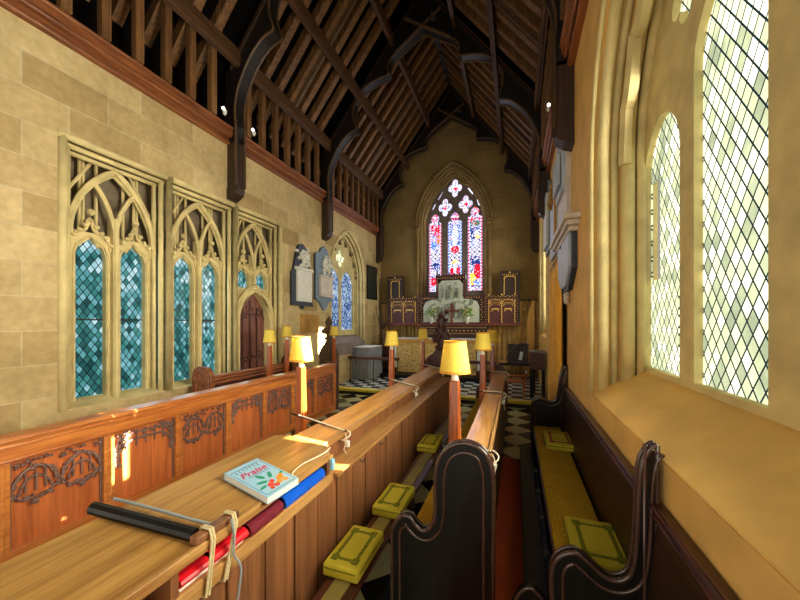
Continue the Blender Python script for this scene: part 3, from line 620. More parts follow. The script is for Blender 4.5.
# ------------------------------------------------------------ lamps
def make_lamp(name, x, y, zb, label, group, bar=None, zt=1.56, dx=1):
    L = thing(name, (x, y, zb), label, 'lamp', group)
    b = BM(); w0, w1 = .046, .036
    ch = .3
    prof = lambda w_, z: [(x-w_, y-w_*(1-ch), z), (x-w_*(1-ch), y-w_, z), (x+w_*(1-ch), y-w_, z), (x+w_, y-w_*(1-ch), z), (x+w_, y+w_*(1-ch), z), (x+w_*(1-ch), y+w_, z), (x-w_*(1-ch), y+w_, z), (x-w_, y+w_*(1-ch), z)]
    R = [[b.verts.new(p) for p in prof(w_, z)] for w_, z in ((w0, zb), (w0, 1.0), (w1, zt-.01), (w1*.85, zt))]
    for A, B in zip(R, R[1:]):
        for k in range(8): b.faces.new((A[k], A[(k+1) % 8], B[(k+1) % 8], B[k]))
    b.faces.new(list(reversed(R[0]))); b.faces.new(R[-1]); link('post', b, 'post_wood', L)
    b = BM(); lathe(b, [(.026, zt), (.026, zt+.09), (.014, zt+.095), (.014, zt+.13)], x, y, 14); link('candle_sleeve', b, 'plastic_white', L, smooth=False)
    z0, z1 = zt+.06, zt+.295
    b = BM(); lathe(b, [(.115, z0), (.083, z1), (.079, z1), (.111, z0)], x, y, 28, False)
    for k in range(28):
        pass
    sh = link('lamp_shade', b, 'shade_fabric', L, smooth=False)
    b = BM(); lathe(b, [(.1165, z0-.004), (.1175, z0+.004), (.1145, z0+.016), (.109, z0-.004)], x, y, 28, False); link('trim_band', b, 'shade_trim', sh)
    b = BM(); lathe(b, [(.085, z1-.012), (.0855, z1+.003), (.078, z1+.003), (.0805, z1-.012)], x, y, 28, False)
    link('trim_band', b, 'shade_trim', sh)
    if bar:
        zr, x1 = bar
        b = BM(); tube(b, [(x-.09, y-.04, zr(x-.09)+.012), (x1+.02, y-.04, zr(x1)+.016)], .009, 6); link('cross_bar', b, 'black_iron', L)
        b = BM(); pts = [(x+(x1-x)*k/14+.01, y-.055+.008*(k % 2), zr(x+(x1-x)*k/14)+.022+.006*((k+1) % 2)) for k in range(15)]
        tube(b, pts, .006, 6)
        tube(b, [(x1+.02+.045*math.sin(a*.7), y-.05+.05*math.cos(a*.7), zr(x1)+.01-.012*a) for a in range(10)], .006, 6)
        tube(b, [(x1+.02, y-.05, zr(x1)+.0), (x1+.05, y-.08, zr(x1)-.06), (x1+.03, y-.1, zr(x1)-.13), (x1+.04, y-.06, zr(x1)-.2)], .005, 6)
        link('cord', b, 'cord_white', L)
        b = BM(); box(b, x1+.0, x1+.04, y-.03, y+.0, zr(x1)-.14, zr(x1)-.08); link('switch', b, 'plastic_white', L, .006)
    return L
deskz = lambda x: .98+(-1.516-x)*.19
flat = lambda x: 1.05
make_lamp('reading_lamp', -2.0, 2.75, 0, 'yellow shaded reading lamp with sunlit post beside the near end of the long oak desk', 'lamps along the desks', (deskz, -1.5))
make_lamp('reading_lamp', -1.9, 5.0, 0, 'yellow shaded lamp on wooden post halfway along the long oak desk', 'lamps along the desks', (deskz, -1.5))
make_lamp('reading_lamp', -1.93, 7.0, 0, 'small yellow lamp at the far end of the long oak desk, before the altar', 'lamps along the desks', (deskz, -1.5))
make_lamp('reading_lamp', -.437, 2.5, .50, 'largest yellow shaded lamp, rising behind the black bench end', 'lamps along the bench back', (flat, -.18))
make_lamp('reading_lamp', -.425, 4.6, .50, 'yellow shaded lamp halfway along the narrow bench back ledge', 'lamps along the bench back', (flat, -.18))
make_lamp('reading_lamp', -.42, 6.4, .50, 'farthest yellow shaded lamp of the narrow bench back ledge', 'lamps along the bench back', (flat, -.18))
make_lamp('reading_lamp', -4.32, 4.98, 0, 'yellow shaded lamp behind the carved panelled front, before the vestry door', 'lamps in the left hand stalls')
make_lamp('reading_lamp', -4.66, 5.9, .47, 'yellow shaded lamp by the rear pew, just right of the vestry door', 'lamps in the left hand stalls', zt=1.62)
make_lamp('reading_lamp', -4.3, 7.25, 0, 'yellow shaded lamp beside the carved dark finial of the left stalls', 'lamps in the left hand stalls', zt=1.6)
# ------------------------------------------------------------ main desk (left of the kneelers)
D = thing('choir_desk', (-1.6, 2.3, 0), 'long oak choir desk with boarded front and open book shelf, in the foreground', 'desk')
b = BM(); prism(b, [(-1.915, -.9), (-1.36, -.9), (-1.36, 2.20), (-1.385, 2.27), (-1.45, 2.34), (-1.83, 2.34), (-1.915, 2.27)], 'Z', 0, .03)
for v in b.verts: v.co.z += .95+(-1.36-v.co.x)*.126
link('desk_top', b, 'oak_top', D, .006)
b = BM(); box(b, -1.375, -1.352, -.9, 2.2, .934, .985); link('top_edge', b, 'oak_edge', D, .004)
b = BM(); box(b, -1.385, -1.355, -.9, 2.24, .742, .822); box(b, -1.46, -1.37, 2.235, 2.3, .742, .95); link('lower_rail', b, 'oak_edge', D, .006)
b = BM(); box(b, -1.86, -1.38, -.9, 2.25, .775, .805); box(b, -1.86, -1.72, -.9, 2.28, .8, .96); link('book_shelf', b, 'oak_top', D)
for y_ in (.985, 2.2):
    b = BM(); box(b, -1.83, -1.365, y_, y_+.035, .8, .94); link('shelf_divider', b, 'boarding', D)
b = BM()
for k in range(30):
    y0 = -.88+.27*k
    if y0 > 7.0: break
    box(b, -1.395-.004*(k % 2), -1.372-.004*(k % 2), y0+.007, y0+.263, .0, .76)
box(b, -1.45, -1.4, -.9, 7.1, 0, .76); link('front_boarding', b, 'boarding', D, .003)
b = BM(); prism(b, [(-1.79, 2.34), (-1.516, 2.34), (-1.516, 7.1), (-1.79, 7.1)], 'Z', 0, .03)
for v in b.verts: v.co.z += .95+(-1.516-v.co.x)*.19
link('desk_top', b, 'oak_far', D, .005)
b = BM(); box(b, -1.545, -1.508, 2.3, 7.1, .935, .985); link('top_edge', b, 'oak_edge', D, .004)
b = BM(); box(b, -1.56, -1.535, 2.3, 7.1, .78, .94); link('apron', b, 'boarding', D)
b = BM(); box(b, -1.56, -1.322, 2.3, 7.1, .77, .80); link('lower_shelf', b, 'oak_edge', D, .006)
b = BM(); box(b, -1.80, -1.775, 2.34, 7.1, 0, .98); link('back_board', b, 'boarding', D)
b = BM()
for y in (2.75, 3.2, 4.2, 5.2, 6.0):
    tube(b, [(-1.368, y, .74), (-1.34, y+.01, .71), (-1.335, y+.04, .7), (-1.345, y+.07, .715)], .004, 5)
link('book_hook', b, 'black_iron', D)
b = BM(); box(b, -1.4, -1.345, 2.243, 2.285, .84, .93); box(b, -1.355, -1.34, 2.25, 2.28, .86, .91)
tag(link('socket_box', b, 'socket_blue', None, .008), 'pale blue plastic socket box at the end of the book shelf', 'socket')
# clamp bar near left frame edge
b = thing('cable_clamp', (-1.65, 1.2, 1.0), 'wooden clamp block and dark rod tied across the near desk top with cream string', 'clamp')
zt_ = lambda x: .98+(-1.36-x)*.126
q = BM(); tube(q, smooth_path([(-1.98, 1.13, zt_(-1.9)+.03), (-1.75, 1.16, zt_(-1.75)+.028), (-1.5, 1.2, zt_(-1.5)+.024), (-1.38, 1.22, 1.01)], 4), .008, 8); link('cable', q, 'cable_grey', b)
q = BM(); tube(q, [(-1.98, 1.04, zt_(-1.9)+.03), (-1.41, 1.13, zt_(-1.41)+.024)], .03, 10); link('rod', q, 'pew_black', b)
q = BM(); box(q, -1.405, -1.355, 1.10, 1.34, .987, 1.022); link('wood_block', q, 'boarding', b, .005)
for y_a, y_b in ((1.17, 1.14), (1.3, 1.24)):
    q = BM()
    for dy, r in ((-.007, .006), (.007, .006)):
        tube(q, [(-1.41, y_a+dy, 1.0), (-1.405, y_a+dy, 1.029), (-1.352, y_a+dy, 1.029), (-1.338, y_a+dy, .98), (-1.338, (y_a+y_b)/2+dy, .86), (-1.34, y_b+dy, .738), (-1.37, y_b+dy, .735)], r, 6)
    link('string', q, 'cord_cream', b)
q = BM(); tube(q, smooth_path([(-1.335, 1.27, 1.02), (-1.325, 1.28, .92), (-1.32, 1.27, .85), (-1.315, 1.31, .76), (-1.315, 1.3, .66), (-1.32, 1.27, .5)], 4), .006, 6); link('hanging_cable', q, 'cable_grey', b)
b = BM(); tube(b, smooth_path([(-1.335, 1.78, .995+.0), (-1.40, 1.83, .996), (-1.42, 1.97, .998), (-1.40, 2.1, .996), (-1.39, 2.22, .993), (-1.4, 2.3, 1.0)], 4), .005, 6)
tag(link('bell_wire', b, 'cord_white'), 'thin white wire running from the hymn book along the near desk edge', 'wire')
# books on the shelf
def flat_book(name, y0, y1, mat, label, th=.085, dx=0, z=.806):
    r_ = thing(name, (-1.45, (y0+y1)/2, z), label, 'book', 'hymn books on the desk shelf')
    x1 = -1.362+dx; bm = BM(); pts = []
    prof = [(-1.6, z), (x1-.03, z), (x1-.008, z+.012), (x1, z+th*.5), (x1-.008, z+th-.012), (x1-.03, z+th), (-1.6, z+th), (-1.6, z+th-.006), (x1-.03, z+th-.006), (x1-.03, z+.006), (-1.6, z+.006)]
    prism(bm, prof, 'Y', y0, y1); link('cover', bm, mat, r_, .003)
    bm = BM(); box(bm, -1.595, x1-.03, y0+.006, y1-.006, z+.006, z+th-.006); link('pages', bm, 'paper', r_)
    return r_
flat_book('hymn_book', 1.72, 2.17, 'cover_blue', 'bright blue hymn book lying on the desk shelf')
flat_book('hymn_book', 1.43, 1.70, 'cover_maroon', 'dark maroon hymn book lying between the blue and red ones on the desk shelf', .08)
flat_book('hymn_book', 1.2, 1.415, 'cover_red', 'bright red book in the desk shelf behind the hanging string', .06, 0, .825)
flat_book('hymn_book', 1.04, 1.40, 'paper', 'thin white paged booklet lying under the red book on the desk shelf', .018, 0, .806)
flat_book('hymn_book', 1.04, 1.19, 'cover_red', 'small red book at the near end of the desk shelf', .05, -.01, .825)
# praise book
PB = thing('hymn_book', (-1.49, 1.65, 1.0), 'pale blue square hymn book titled Praise with flowers on its cover, lying on the desk', 'book')
tilt = math.atan(.126)
def pb(x, y, z): # local to tilted desk
    a = math.radians(-4); xr = x*math.cos(a)-y*math.sin(a); yr = x*math.sin(a)+y*math.cos(a)
    return (-1.49+xr, 1.655+yr-.09*x*1.0, .9845+(-1.36-(-1.49+xr))*.126+.012*0+z)
def pbm(bm):
    for v in bm.verts: v.co = pb(*v.co)
b = BM(); box(b, -.2, .19, -.13, .13, .0, .004); box(b, -.2, .19, -.13, .13, .036, .04); box(b, -.2, -.194, -.13, .13, .0, .04); pbm(b); link('cover', b, 'cover_aqua', PB, .002)
b = BM(); box(b, -.194, .185, -.126, .126, .004, .036); pbm(b); link('pages', b, 'paper', PB)
fc = bpy.data.curves.new('title', 'FONT'); fc.body = 'Praise'; fc.size = .08; fc.shear = .35; fc.extrude = .0005; fc.offset = .0012; fc.align_x = 'CENTER'
fo = bpy.data.objects.new('tmp_title', fc); COL.objects.link(fo); bpy.context.view_layer.update()
tm = bpy.data.meshes.new_from_object(fo.evaluated_get(bpy.context.evaluated_depsgraph_get()))
bpy.data.objects.remove(fo)
b = BM(); b.from_mesh(tm)
for v in b.verts: v.co = Vector(pb(-.055-v.co.y, v.co.x-.005, .0405+v.co.z))
link('title', b, 'ink_pink', PB)
b = BM()
for x_, l0, l1 in ((-.16, -.11, .1), (-.04, -.07, .09), (.17, -.11, .11)): box(b, x_-.002, x_+.002, l0, l1, .0402, .0412)
for k in range(7):
    a = -.09+.027*k; box(b, -.145-.012*math.sin(k*.5), -.12-.012*math.sin(k*.5), a, a+.006, .0402, .0412)
for y_ in (-.115, .115): box(b, -.16, .17, y_-.001, y_+.001, .0402, .0412)
pbm(b); link('cover_lines', b, 'ink_blue', PB)
b = BM()
for (x_, y_, a, l) in ((.0, -.02, 20, .035), (.055, -.05, 70, .035), (.02, .04, -30, .035), (.06, .095, -60, .03), (.1, -.08, 100, .028)):
    pts = [(x_+l*math.cos(t_)*math.cos(math.radians(a))-l*.4*math.sin(t_)*math.sin(math.radians(a)), y_+l*math.cos(t_)*math.sin(math.radians(a))+l*.4*math.sin(t_)*math.cos(math.radians(a))) for t_ in [k*math.pi/5 for k in range(10)]]
    prism(b, pts, 'Z', .0402, .0414)
pbm(b); link('printed_leaves', b, 'ink_teal', PB)
for mat, ps_ in (('ink_orange', ((.09, .06, .022), (.12, .03, .018), (.07, .085, .014), (.13, .07, .016))), ('ink_red', ((.11, -.03, .02), (.135, -.005, .016), (.085, .0, .016), (.14, -.045, .013)))):
    b = BM()
    for x_, y_, r_ in ps_: prism(b, [(x_+r_*(1+.2*(k % 2))*math.cos(k*.628), y_+r_*(1+.2*(k % 2))*math.sin(k*.628)) for k in range(10)], 'Z', .0402, .0416)
    pbm(b); link('printed_flowers', b, mat, PB)
# ------------------------------------------------------------ kneelers and hassocks
K = thing('kneeler', (-1.12, 4.1, 0), 'long low kneeling board with a worn yellow pad, along the boarded desk front', 'kneeler')
b = BM(); box(b, -1.25, -1.0, 1.75, 6.6, .175, .2); link('board', b, 'pew_dark', K, .006)
b = BM(); box(b, -1.19, -1.07, 1.8, 6.55, .2, .212); link('pad', b, 'pad_cloth', K, .004)
b = BM()
for y in (1.85, 3.4, 5.0, 6.4): box(b, -1.22, -1.03, y-.02, y+.02, 0, .175)
link('support', b, 'pew_dark', K)
def rounded(bm, x0, x1, y0, y1, z0, z1, r):
    n = len(bm.verts); box(bm, x0, x1, y0, y1, z0, z1); 
    bm.verts.ensure_lookup_table(); vs = bm.verts[n:]; es = {e_ for v in vs for e_ in v.link_edges}
    bmesh.ops.bevel(bm, geom=list(es), offset=r, segments=4, affect='EDGES', profile=.6)
def hassock(cx, cy, z, w_, l_, h_, emb, label, group, rot=0.0):
    H = thing('hassock', (cx, cy, z), label, 'hassock', group)
    b = BM(); rounded(b, cx-w_/2, cx+w_/2, cy-l_/2, cy+l_/2, z, z+h_, .028); link('cushion_body', b, 'hassock_fabric', H, smooth=True)
    b = BM(); zt = z+h_+.0015; a, c_ = w_*.29, l_*.33
    for s in (-1, 1): box(b, cx+s*a-.013, cx+s*a+.013, cy-c_, cy+c_, z+h_-.004, zt); box(b, cx-a, cx+a, cy+s*c_-.013, cy+s*c_+.013, z+h_-.004, zt)
    for s in (-1, 1):
        for t_ in (-1, 1): box(b, cx+s*a-.026, cx+s*a+.026, cy+t_*c_-.03, cy+t_*c_+.03, z+h_-.004, zt+.001)
    o = link('embroidery', b, emb, H)
    b = BM(); tube(b, [(cx-w_/2-.001, cy-l_/2+.03, z+h_-.028), (cx-w_/2+.02, cy-l_/2+.0, z+h_-.028), (cx+w_/2-.02, cy-l_/2, z+h_-.028), (cx+w_/2+.001, cy-l_/2+.03, z+h_-.028), (cx+w_/2+.001, cy+l_/2-.03, z+h_-.028), (cx+w_/2-.02, cy+l_/2, z+h_-.028), (cx-w_/2+.02, cy+l_/2, z+h_-.028), (cx-w_/2-.001, cy+l_/2-.03, z+h_-.028)], .005, 6, True); link('piping', b, 'embroidery_green', H)
    if rot: H.rotation_euler.z = rot
    return H
g = 'hassocks on the kneeling board'
hassock(-1.15, 2.25, .212, .28, .48, .095, 'embroidery_green', 'yellow green embroidered hassock nearest the camera on the kneeling board', g)
hassock(-1.12, 3.03, .212, .28, .48, .095, 'embroidery_green', 'second yellow green embroidered hassock on the kneeling board, behind the nearest', g)
hassock(-1.16, 4.62, .212, .27, .5, .095, 'embroidery_green', 'small looking hassock farthest along the kneeling board', g)
# ------------------------------------------------------------ shaped bench ends
def bench_end(poly_px, Y, root, th=.06, mat='pew_black', name='end_panel', rz=None, zmin=0.0, closeright=None):
    pts = [onY(p[0], p[1], Y) for p in poly_px]
    pts = [(min(p[0], XR-.03), p[1]) for p in smooth_path(pts, 4)]
    if closeright is not None: pts = pts+closeright
    full = [(pts[0][0], zmin)]+pts+[(pts[-1][0], zmin)]
    b = BM(); prism(b, full, 'Y', Y, Y+th); ep = link(name, b, mat, root, .004)
    b = BM(); tube(b, [(p[0], Y+.004, p[1]) for p in full], .013, 8); 
    ins = offset(full, -.055, False); tube(b, [(p[0], Y-.002, p[1]) for p in ins], .009, 8)
    tube(b, [(p[0], Y+th-.004, p[1]) for p in full], .011, 8)
    link('edge_moulding', b, 'pew_edge', ep, smooth=True)
    return ep, pts
YB = 2.03
MBN = thing('bench', (-.45, 4.4, 0), 'centre foreground bench with black scrolled end and narrow oak ledge along its back', 'bench')
mid_px = [(392, 560), (392, 532), (395, 523), (400, 518), (406, 516), (411, 519), (416, 526), (422, 531), (428, 530), (433, 523), (435, 510), (435, 490), (436, 470), (441, 456), (450, 447), (462, 443.5), (474, 446), (484, 453), (490, 465), (493, 482), (493, 520)]
ep, mp_ = bench_end(mid_px, YB, MBN)
b = BM(); box(b, -.735, -.36, YB+.05, 6.75, .41, .455); link('seat', b, 'pew_dark', MBN, .006)
b = BM(); box(b, -.72, -.69, YB+.05, 6.75, .06, .41); link('seat_front', b, 'seat_back_wood', MBN)
b = BM(); box(b, -.36, -.32, YB+.05, 6.75, .06, 1.03); link('back', b, 'seat_back_wood', MBN)
b = BM(); box(b, -.385, -.2, YB+.06, 6.75, 1.022, 1.05); link('ledge', b, 'oak_far', MBN, .004)
b = BM(); box(b, -.195, -.172, YB+.06, 6.75, 1.0, 1.06); link('ledge_lip', b, 'oak_edge', MBN, .005)
b = BM(); box(b, -.2, -.18, YB+.06, 6.75, .06, 1.0); link('rear_panel', b, 'seat_back_wood', MBN)
far = [(-.76, .0), (-.76, .66), (-.7, .72), (-.62, .66), (-.56, .62), (-.52, .7), (-.5, .95), (-.46, 1.08), (-.34, 1.17), (-.22, 1.1), (-.16, .96), (-.155, .0)]
b = BM(); prism(b, [far[0]]+smooth_path(far[1:-1], 4)+[far[-1]], 'Y', 6.75, 6.81); link('end_panel', b, 'pew_dark', MBN, .004)
b = BM(); rounded(b, -.725, -.395, YB+.07, 6.7, .455, .5, .018); tag(link('bench_cushion', b, 'runner_fabric', None, smooth=True), 'long gold flecked seat runner on the centre bench', 'cushion')
# right bench
RB = thing('bench', (.4, 3.8, 0), 'dark bench with gold seat runner against the right wall', 'bench')
rp = [(552, 598), (552, 572), (556, 561), (564, 555), (574, 553.5), (583, 558), (592, 566), (602, 575), (613, 581), (625, 580), (633, 570), (637, 540), (639, 490), (643, 462), (652, 448), (660, 446)]
ep, _ = bench_end(rp, 1.99, RB)
b = BM(); prism(b, [(.235, .41), (.6, .41), (.6, .455), (.235, .455)], 'Y', 2.05, 5.22); link('seat', b, 'pew_dark', RB, .005)
b = BM(); box(b, .27, .3, 2.05, 5.22, .0, .41); link('seat_front', b, 'pew_black', RB)
fp = [(531.5, 430), (531.5, 408), (534, 401), (539, 398.5), (545, 400), (550, 402), (556, 400), (558.5, 390), (559.5, 380), (562, 371), (567, 366), (569.5, 371), (570, 380)]
ep, _ = bench_end(fp, 5.22, RB)
b = BM(); rounded(b, .245, .595, 2.08, 5.2, .455, .492, .015); tag(link('bench_cushion', b, 'runner_fabric', None, smooth=True), 'gold flecked seat runner on the right hand bench', 'cushion')
g = 'hassocks on the right bench'
hassock(.50, 4.5, .492, .33, .52, .08, 'embroidery_red', 'yellow hassock with red brown border on the far part of the right bench', g)
hassock(.50, 2.45, .492, .34, .5, .09, 'embroidery_green', 'yellow hassock with green border on the right bench beside its near end', g)
RK = thing('kneeler', (.11, 3.4, 0), 'dark low kneeling board with shaped end before the right bench', 'kneeler')
b = BM(); box(b, .05, .2, 2.1, 5.0, .2, .23); link('board', b, 'pew_black', RK, .005)
ke = [(-.03, 0), (-.03, .33), (.02, .43), (.07, .475), (.12, .45), (.18, .38), (.195, 0)]
b = BM(); prism(b, [ke[0]]+smooth_path(ke[1:-1], 4)+[ke[-1]], 'Y', 2.03, 2.09); ep = link('end_panel', b, 'pew_black', RK, .003)
b = BM(); tube(b, [(p[0], 2.03, p[1]) for p in smooth_path(ke[1:-1], 4)], .011, 8); link('edge_moulding', b, 'pew_edge', ep, smooth=True)
b = BM(); box(b, .05, .2, 4.94, 5.0, 0, .2); box(b, .06, .2, 3.4, 3.46, 0, .2); link('support', b, 'pew_black', RK)
# ------------------------------------------------------------ left stalls: carved panelled front
PF = thing('stall_front', (-3.95, 4.0, 0), 'orange brown carved panelled stall front across the left aisle', 'stall front')
ZT = 1.06; X = -3.9
bays_y = [1.44, 2.18, 2.92, 3.66, 4.39, 5.12, 5.85, 6.6]
b = BM(); box(b, X-.09, X-.04, .8, 6.6, .05, 1.02); link('backing', b, 'panel_orange', PF)
b = BM(); box(b, X-.16, X+.03, .8, 6.62, 1.01, ZT); tube(b, [(X+.03, .8, 1.035), (X+.03, 6.62, 1.035)], .018, 8); box(b, X-.03, X+.012, .8, 6.62, .85, 1.01); tube(b, [(X+.014, .8, .985), (X+.014, 6.62, .985)], .014, 8); tube(b, [(X+.012, .8, .87), (X+.012, 6.62, .87)], .014, 8); link('top_rail', b, 'panel_rail', PF, .004)
b = BM(); box(b, X-.05, X+.02, .8, 6.62, 0, .12); link('bottom_rail', b, 'panel_rail', PF, .004)
for y in bays_y:
    b = BM(); box(b, X-.05, X+.012, y-.045, y+.045, .12, .85); tube(b, [(X+.014, y, .12), (X+.014, y, .85)], .016, 8); link('stile', b, 'panel_rail', PF, .004)
random.seed(3)
for k, (y0, y1) in enumerate(zip(bays_y, bays_y[1:])):
    b = BM(); a, c_ = y0+.05, y1-.05; m = (a+c_)/2; w_ = c_-a; zt_p = .83
    def bar(pts, r=.013, xo=-.02): tube(b, [(X+xo, p[0], p[1]) for p in pts], r, 6)
    def leaves(pts, n, sp=.018):
        for j in range(n):
            p = random.choice(pts); lump(b, (X-.015, min(c_-.01, max(a+.01, p[0]+random.uniform(-sp, sp))), min(zt_p, p[1]+random.uniform(-sp, sp))), random.uniform(.009, .019))
    if k % 2 == 0:
        for q0, q1 in ((a, m), (m, c_)):
            A = arch(q0+.02, q1-.02, .6, .16, 7); bar(A, .014); leaves(A, 24); B_ = arch(q0+.06, q1-.06, .55, .13, 6); bar(B_, .009)
            D_ = [(q0+(q1-q0)*t/8, .55-.07*math.sin(math.pi*t/8)+.02*math.sin(t*3)) for t in range(9)]; bar(D_, .012); leaves(D_, 34, .028)
            for q in (.3, .5, .7): bar([(q0+(q1-q0)*q, .55), (q0+(q1-q0)*q, .71)], .008)
            lump(b, (X-.01, (q0+q1)/2, .45), .02)
        leaves([(a+w_*t/10, .8) for t in range(11)], 40, .03)
    else:
        for dz, r in ((0, .014), (.07, .01), (.13, .01)):
            A = arch(a+.02, c_-.02, .51+dz, .22, 9); bar(A, r); leaves(A, 34, .022)
        for q in (.2, .35, .5, .65, .8): bar([(a+w_*q, .65), (a+w_*q, .82)], .009)
        leaves([(a+w_*t/10, .79) for t in range(11)], 40, .03)
        for sd in (a+.04, c_-.04): leaves([(sd, .51), (sd, .55)], 10, .025)
    for s_ in (a+.005, c_-.005): tube(b, [(X-.03, s_, .12), (X-.03, s_, .85)], .01, 6)
    link('carved_tracery', b, 'tracery_wood', PF)
b = BM(); box(b, X-.3, X+.03, 6.62, 6.70, 0, 1.08); tube(b, [(X+.03, 6.66, 0), (X+.03, 6.66, 1.08)], .03, 8); link('end_post', b, 'pew_dark', PF, .006)
for (y, l) in ((3.95, 1), (4.75, 2), (4.88, 3), (6.15, 4), (6.3, 5)):
    b = BM(); box(b, X-.12, X-.03, y-.05, y+.06, ZT+.001, ZT+.012)
    if l in (2, 3, 4, 5): tag(link('service_card', b, 'paper', None, .002), {2: 'white paper card on the carved stall front rail, nearer of the middle pair', 3: 'white paper card on the carved stall front rail, farther of the middle pair', 4: 'white paper card near the far end of the carved stall front, left of two', 5: 'white paper card near the far end of the carved stall front, right of two'}[l], 'card', 'papers on the left stall rail')
    else: b.free()
# rear pew against left wall
RP = thing('pew', (-4.72, 4.9, 0), 'brown pew with moulded back rail and rounded ends under the stone screen', 'pew')
b = BM(); box(b, -4.84, -4.78, 3.95, 6.0, .1, 1.05); link('back', b, 'pew_dark', RP)
b = BM()
for z, r in ((1.08, .03), (1.03, .022), (.97, .028)): tube(b, [(-4.76, 3.95, z), (-4.76, 6.0, z)], r, 8)
box(b, -4.86, -4.76, 3.95, 6.0, 1.03, 1.1); link('back_rail', b, 'plate_wood', RP)
b = BM(); box(b, -4.8, -4.45, 3.95, 6.0, .41, .46); link('seat', b, 'pew_dark', RP)
b = BM(); box(b, -4.5, -4.46, 3.95, 6.0, 0, .41); link('seat_front', b, 'pew_dark', RP)
for y, m_ in ((3.88, 'plate_wood'), (6.0, 'pew_dark')):
    b = BM(); e_ = [(-4.88, 0), (-4.88, 1.1)]+arch(-4.88, -4.5, 1.12, .17, 6)+[(-4.5, 0)]; prism(b, e_, 'Y', y, y+.08)
    ep = link('end_panel', b, m_, RP, .006)
    b = BM()
    for o_, yy in ((0, y), (-.04, y-.004), (-.075, y-.004)): tube(b, [(p[0], yy, p[1]) for p in offset(e_, o_, False)], .012, 6)
    link('edge_moulding', b, 'plate_wood', ep)
# finial stall ends
def finial_end(x0, x1, y, ztop, zsh, mat, label, leafy, cx=None):
    R_ = thing('finial_end', ((x0+x1)/2, y, 0), label, 'stall end'); m = cx if cx is not None else (x0+x1)/2; w_ = (x1-x0)/2
    zn = zsh+.32; s = (ztop-zn)
    half = [(w_, 0), (w_, zsh-.1), (w_*.96, zsh), (w_*.75, zsh+.12), (w_*.42, zsh+.22), (w_*.24, zn), (.06, zn+.03), (.13, zn+.05), (.07, zn+.09), (.06, zn+.16), (.2, zn+.2), (.22, zn+.3*s+.06), (.14, zn+.5*s), (.05, zn+.56*s), (.07, zn+.64*s), (.1, zn+.74*s), (.05, zn+.84*s), (.03, zn+.9*s), (0, ztop)]
    pl = [(m+h, z) for h, z in half]+[(m-h, z) for h, z in reversed(half[:-1])]
    b = BM(); prism(b, pl, 'Y', y, y+.08); link('end_panel', b, mat, R_, .012)
    b = BM()
    for sx in (-1, 1):
        tube(b, [(m+sx*h, y+.04, z) for h, z in half[1:6]], .026, 8)
        for h, z in half[7:17]: lump(b, (m+sx*h*.8, y+.04, z), .055 if leafy else .035, 1, 1.3, 1)
    if leafy:
        random.seed(11)
        for k in range(70):
            z = random.uniform(zsh-.4, ztop-.05); mw = w_*.9 if z < zsh else max(.05, w_*.9*(1-(z-zsh)/.4)) if z < zn else .14
            lump(b, (m+random.uniform(-mw, mw), y-.0, z), random.uniform(.02, .045))
    link('carved_foliage', b, mat, R_)
    return R_
finial_end(-4.84, -4.30, 7.3, 2.16, 1.2, 'brown_ogee', 'dark stall end with carved ogee top and finial beyond the left panelled front', False, -4.5)
finial_end(-2.0, -1.16, 7.35, 2.27, 1.05, 'carved_dark', 'tall purplish brown stall end carved with foliage and finial, before the altar', True, -1.6)
# ------------------------------------------------------------ memorials on the left wall
M1 = thing('wall_monument', (XL, 6.87, 2.42), 'wall memorial with white sculpture on dark obelisk back, nearest on the left wall', 'memorial')
b = BM(); prism(b, [(6.46, 2.42), (7.3, 2.42), (7.3, 3.2), (7.22, 3.24), (7.08, 3.75), (6.98, 3.88), (6.88, 3.93), (6.74, 3.88), (6.66, 3.75), (6.52, 3.24), (6.46, 3.2)], 'X', XL, XL+.06); link('backing', b, 'slate_dark', M1, .006)
b = BM(); box(b, XL+.04, XL+.1, 6.62, 7.22, 2.5, 3.28); box(b, XL+.04, XL+.13, 6.56, 7.26, 3.26, 3.33); link('tablet', b, 'marble_white', M1, .01)
b = BM(); random.seed(5)
for k in range(42): lump(b, (XL+.08, 6.9+random.gauss(0, .1), 3.35+.02*k*.5+random.uniform(-.03, .03)), random.uniform(.025, .06))
for a in range(9): lump(b, (XL+.1, 6.9+.16*math.cos(a*.7), 3.62+.1*math.sin(a*.7)), .04)
link('sculpture', b, 'marble_white', M1)
b = BM(); lump(b, (XL+.04, 6.88, 2.38), .07); box(b, XL, XL+.09, 6.46, 7.3, 2.4, 2.44); link('corbel', b, 'slate_dark', M1)
M2 = thing('wall_monument', (XL, 7.9, 2.3), 'blue grey wall memorial with shaped top and carved white figures, beside the arched window', 'memorial')
b = BM(); pl = [(7.44, 2.62), (7.6, 2.55), (7.75, 2.4), (7.85, 2.3), (7.97, 2.4), (8.1, 2.55), (8.26, 2.62), (8.26, 3.6), (8.2, 3.72), (8.08, 3.78), (8.02, 3.98), (7.86, 4.08), (7.7, 4.0), (7.63, 3.86), (7.5, 3.85), (7.44, 3.8)]
prism(b, pl, 'X', XL, XL+.07); link('backing', b, 'slate_blue', M2, .006)
b = BM(); box(b, XL+.05, XL+.12, 7.58, 8.2, 2.75, 3.2); box(b, XL+.05, XL+.16, 7.54, 8.24, 3.2, 3.26); box(b, XL+.05, XL+.14, 7.56, 8.22, 2.68, 2.74); link('tablet', b, 'marble_pale', M2, .008)
b = BM()
for k in range(50): lump(b, (XL+.1, 7.9+random.gauss(0, .12), 3.3+random.uniform(0, .42)*(1)), random.uniform(.025, .06))
for s in (-1, 1): tube(b, [(XL+.1, 7.9+s*.1, 3.3), (XL+.12, 7.9+s*.16, 3.5), (XL+.1, 7.9+s*.06, 3.72)], .04, 6); lump(b, (XL+.12, 7.9+s*.07, 3.78), .05)
link('sculpture', b, 'marble_white', M2)
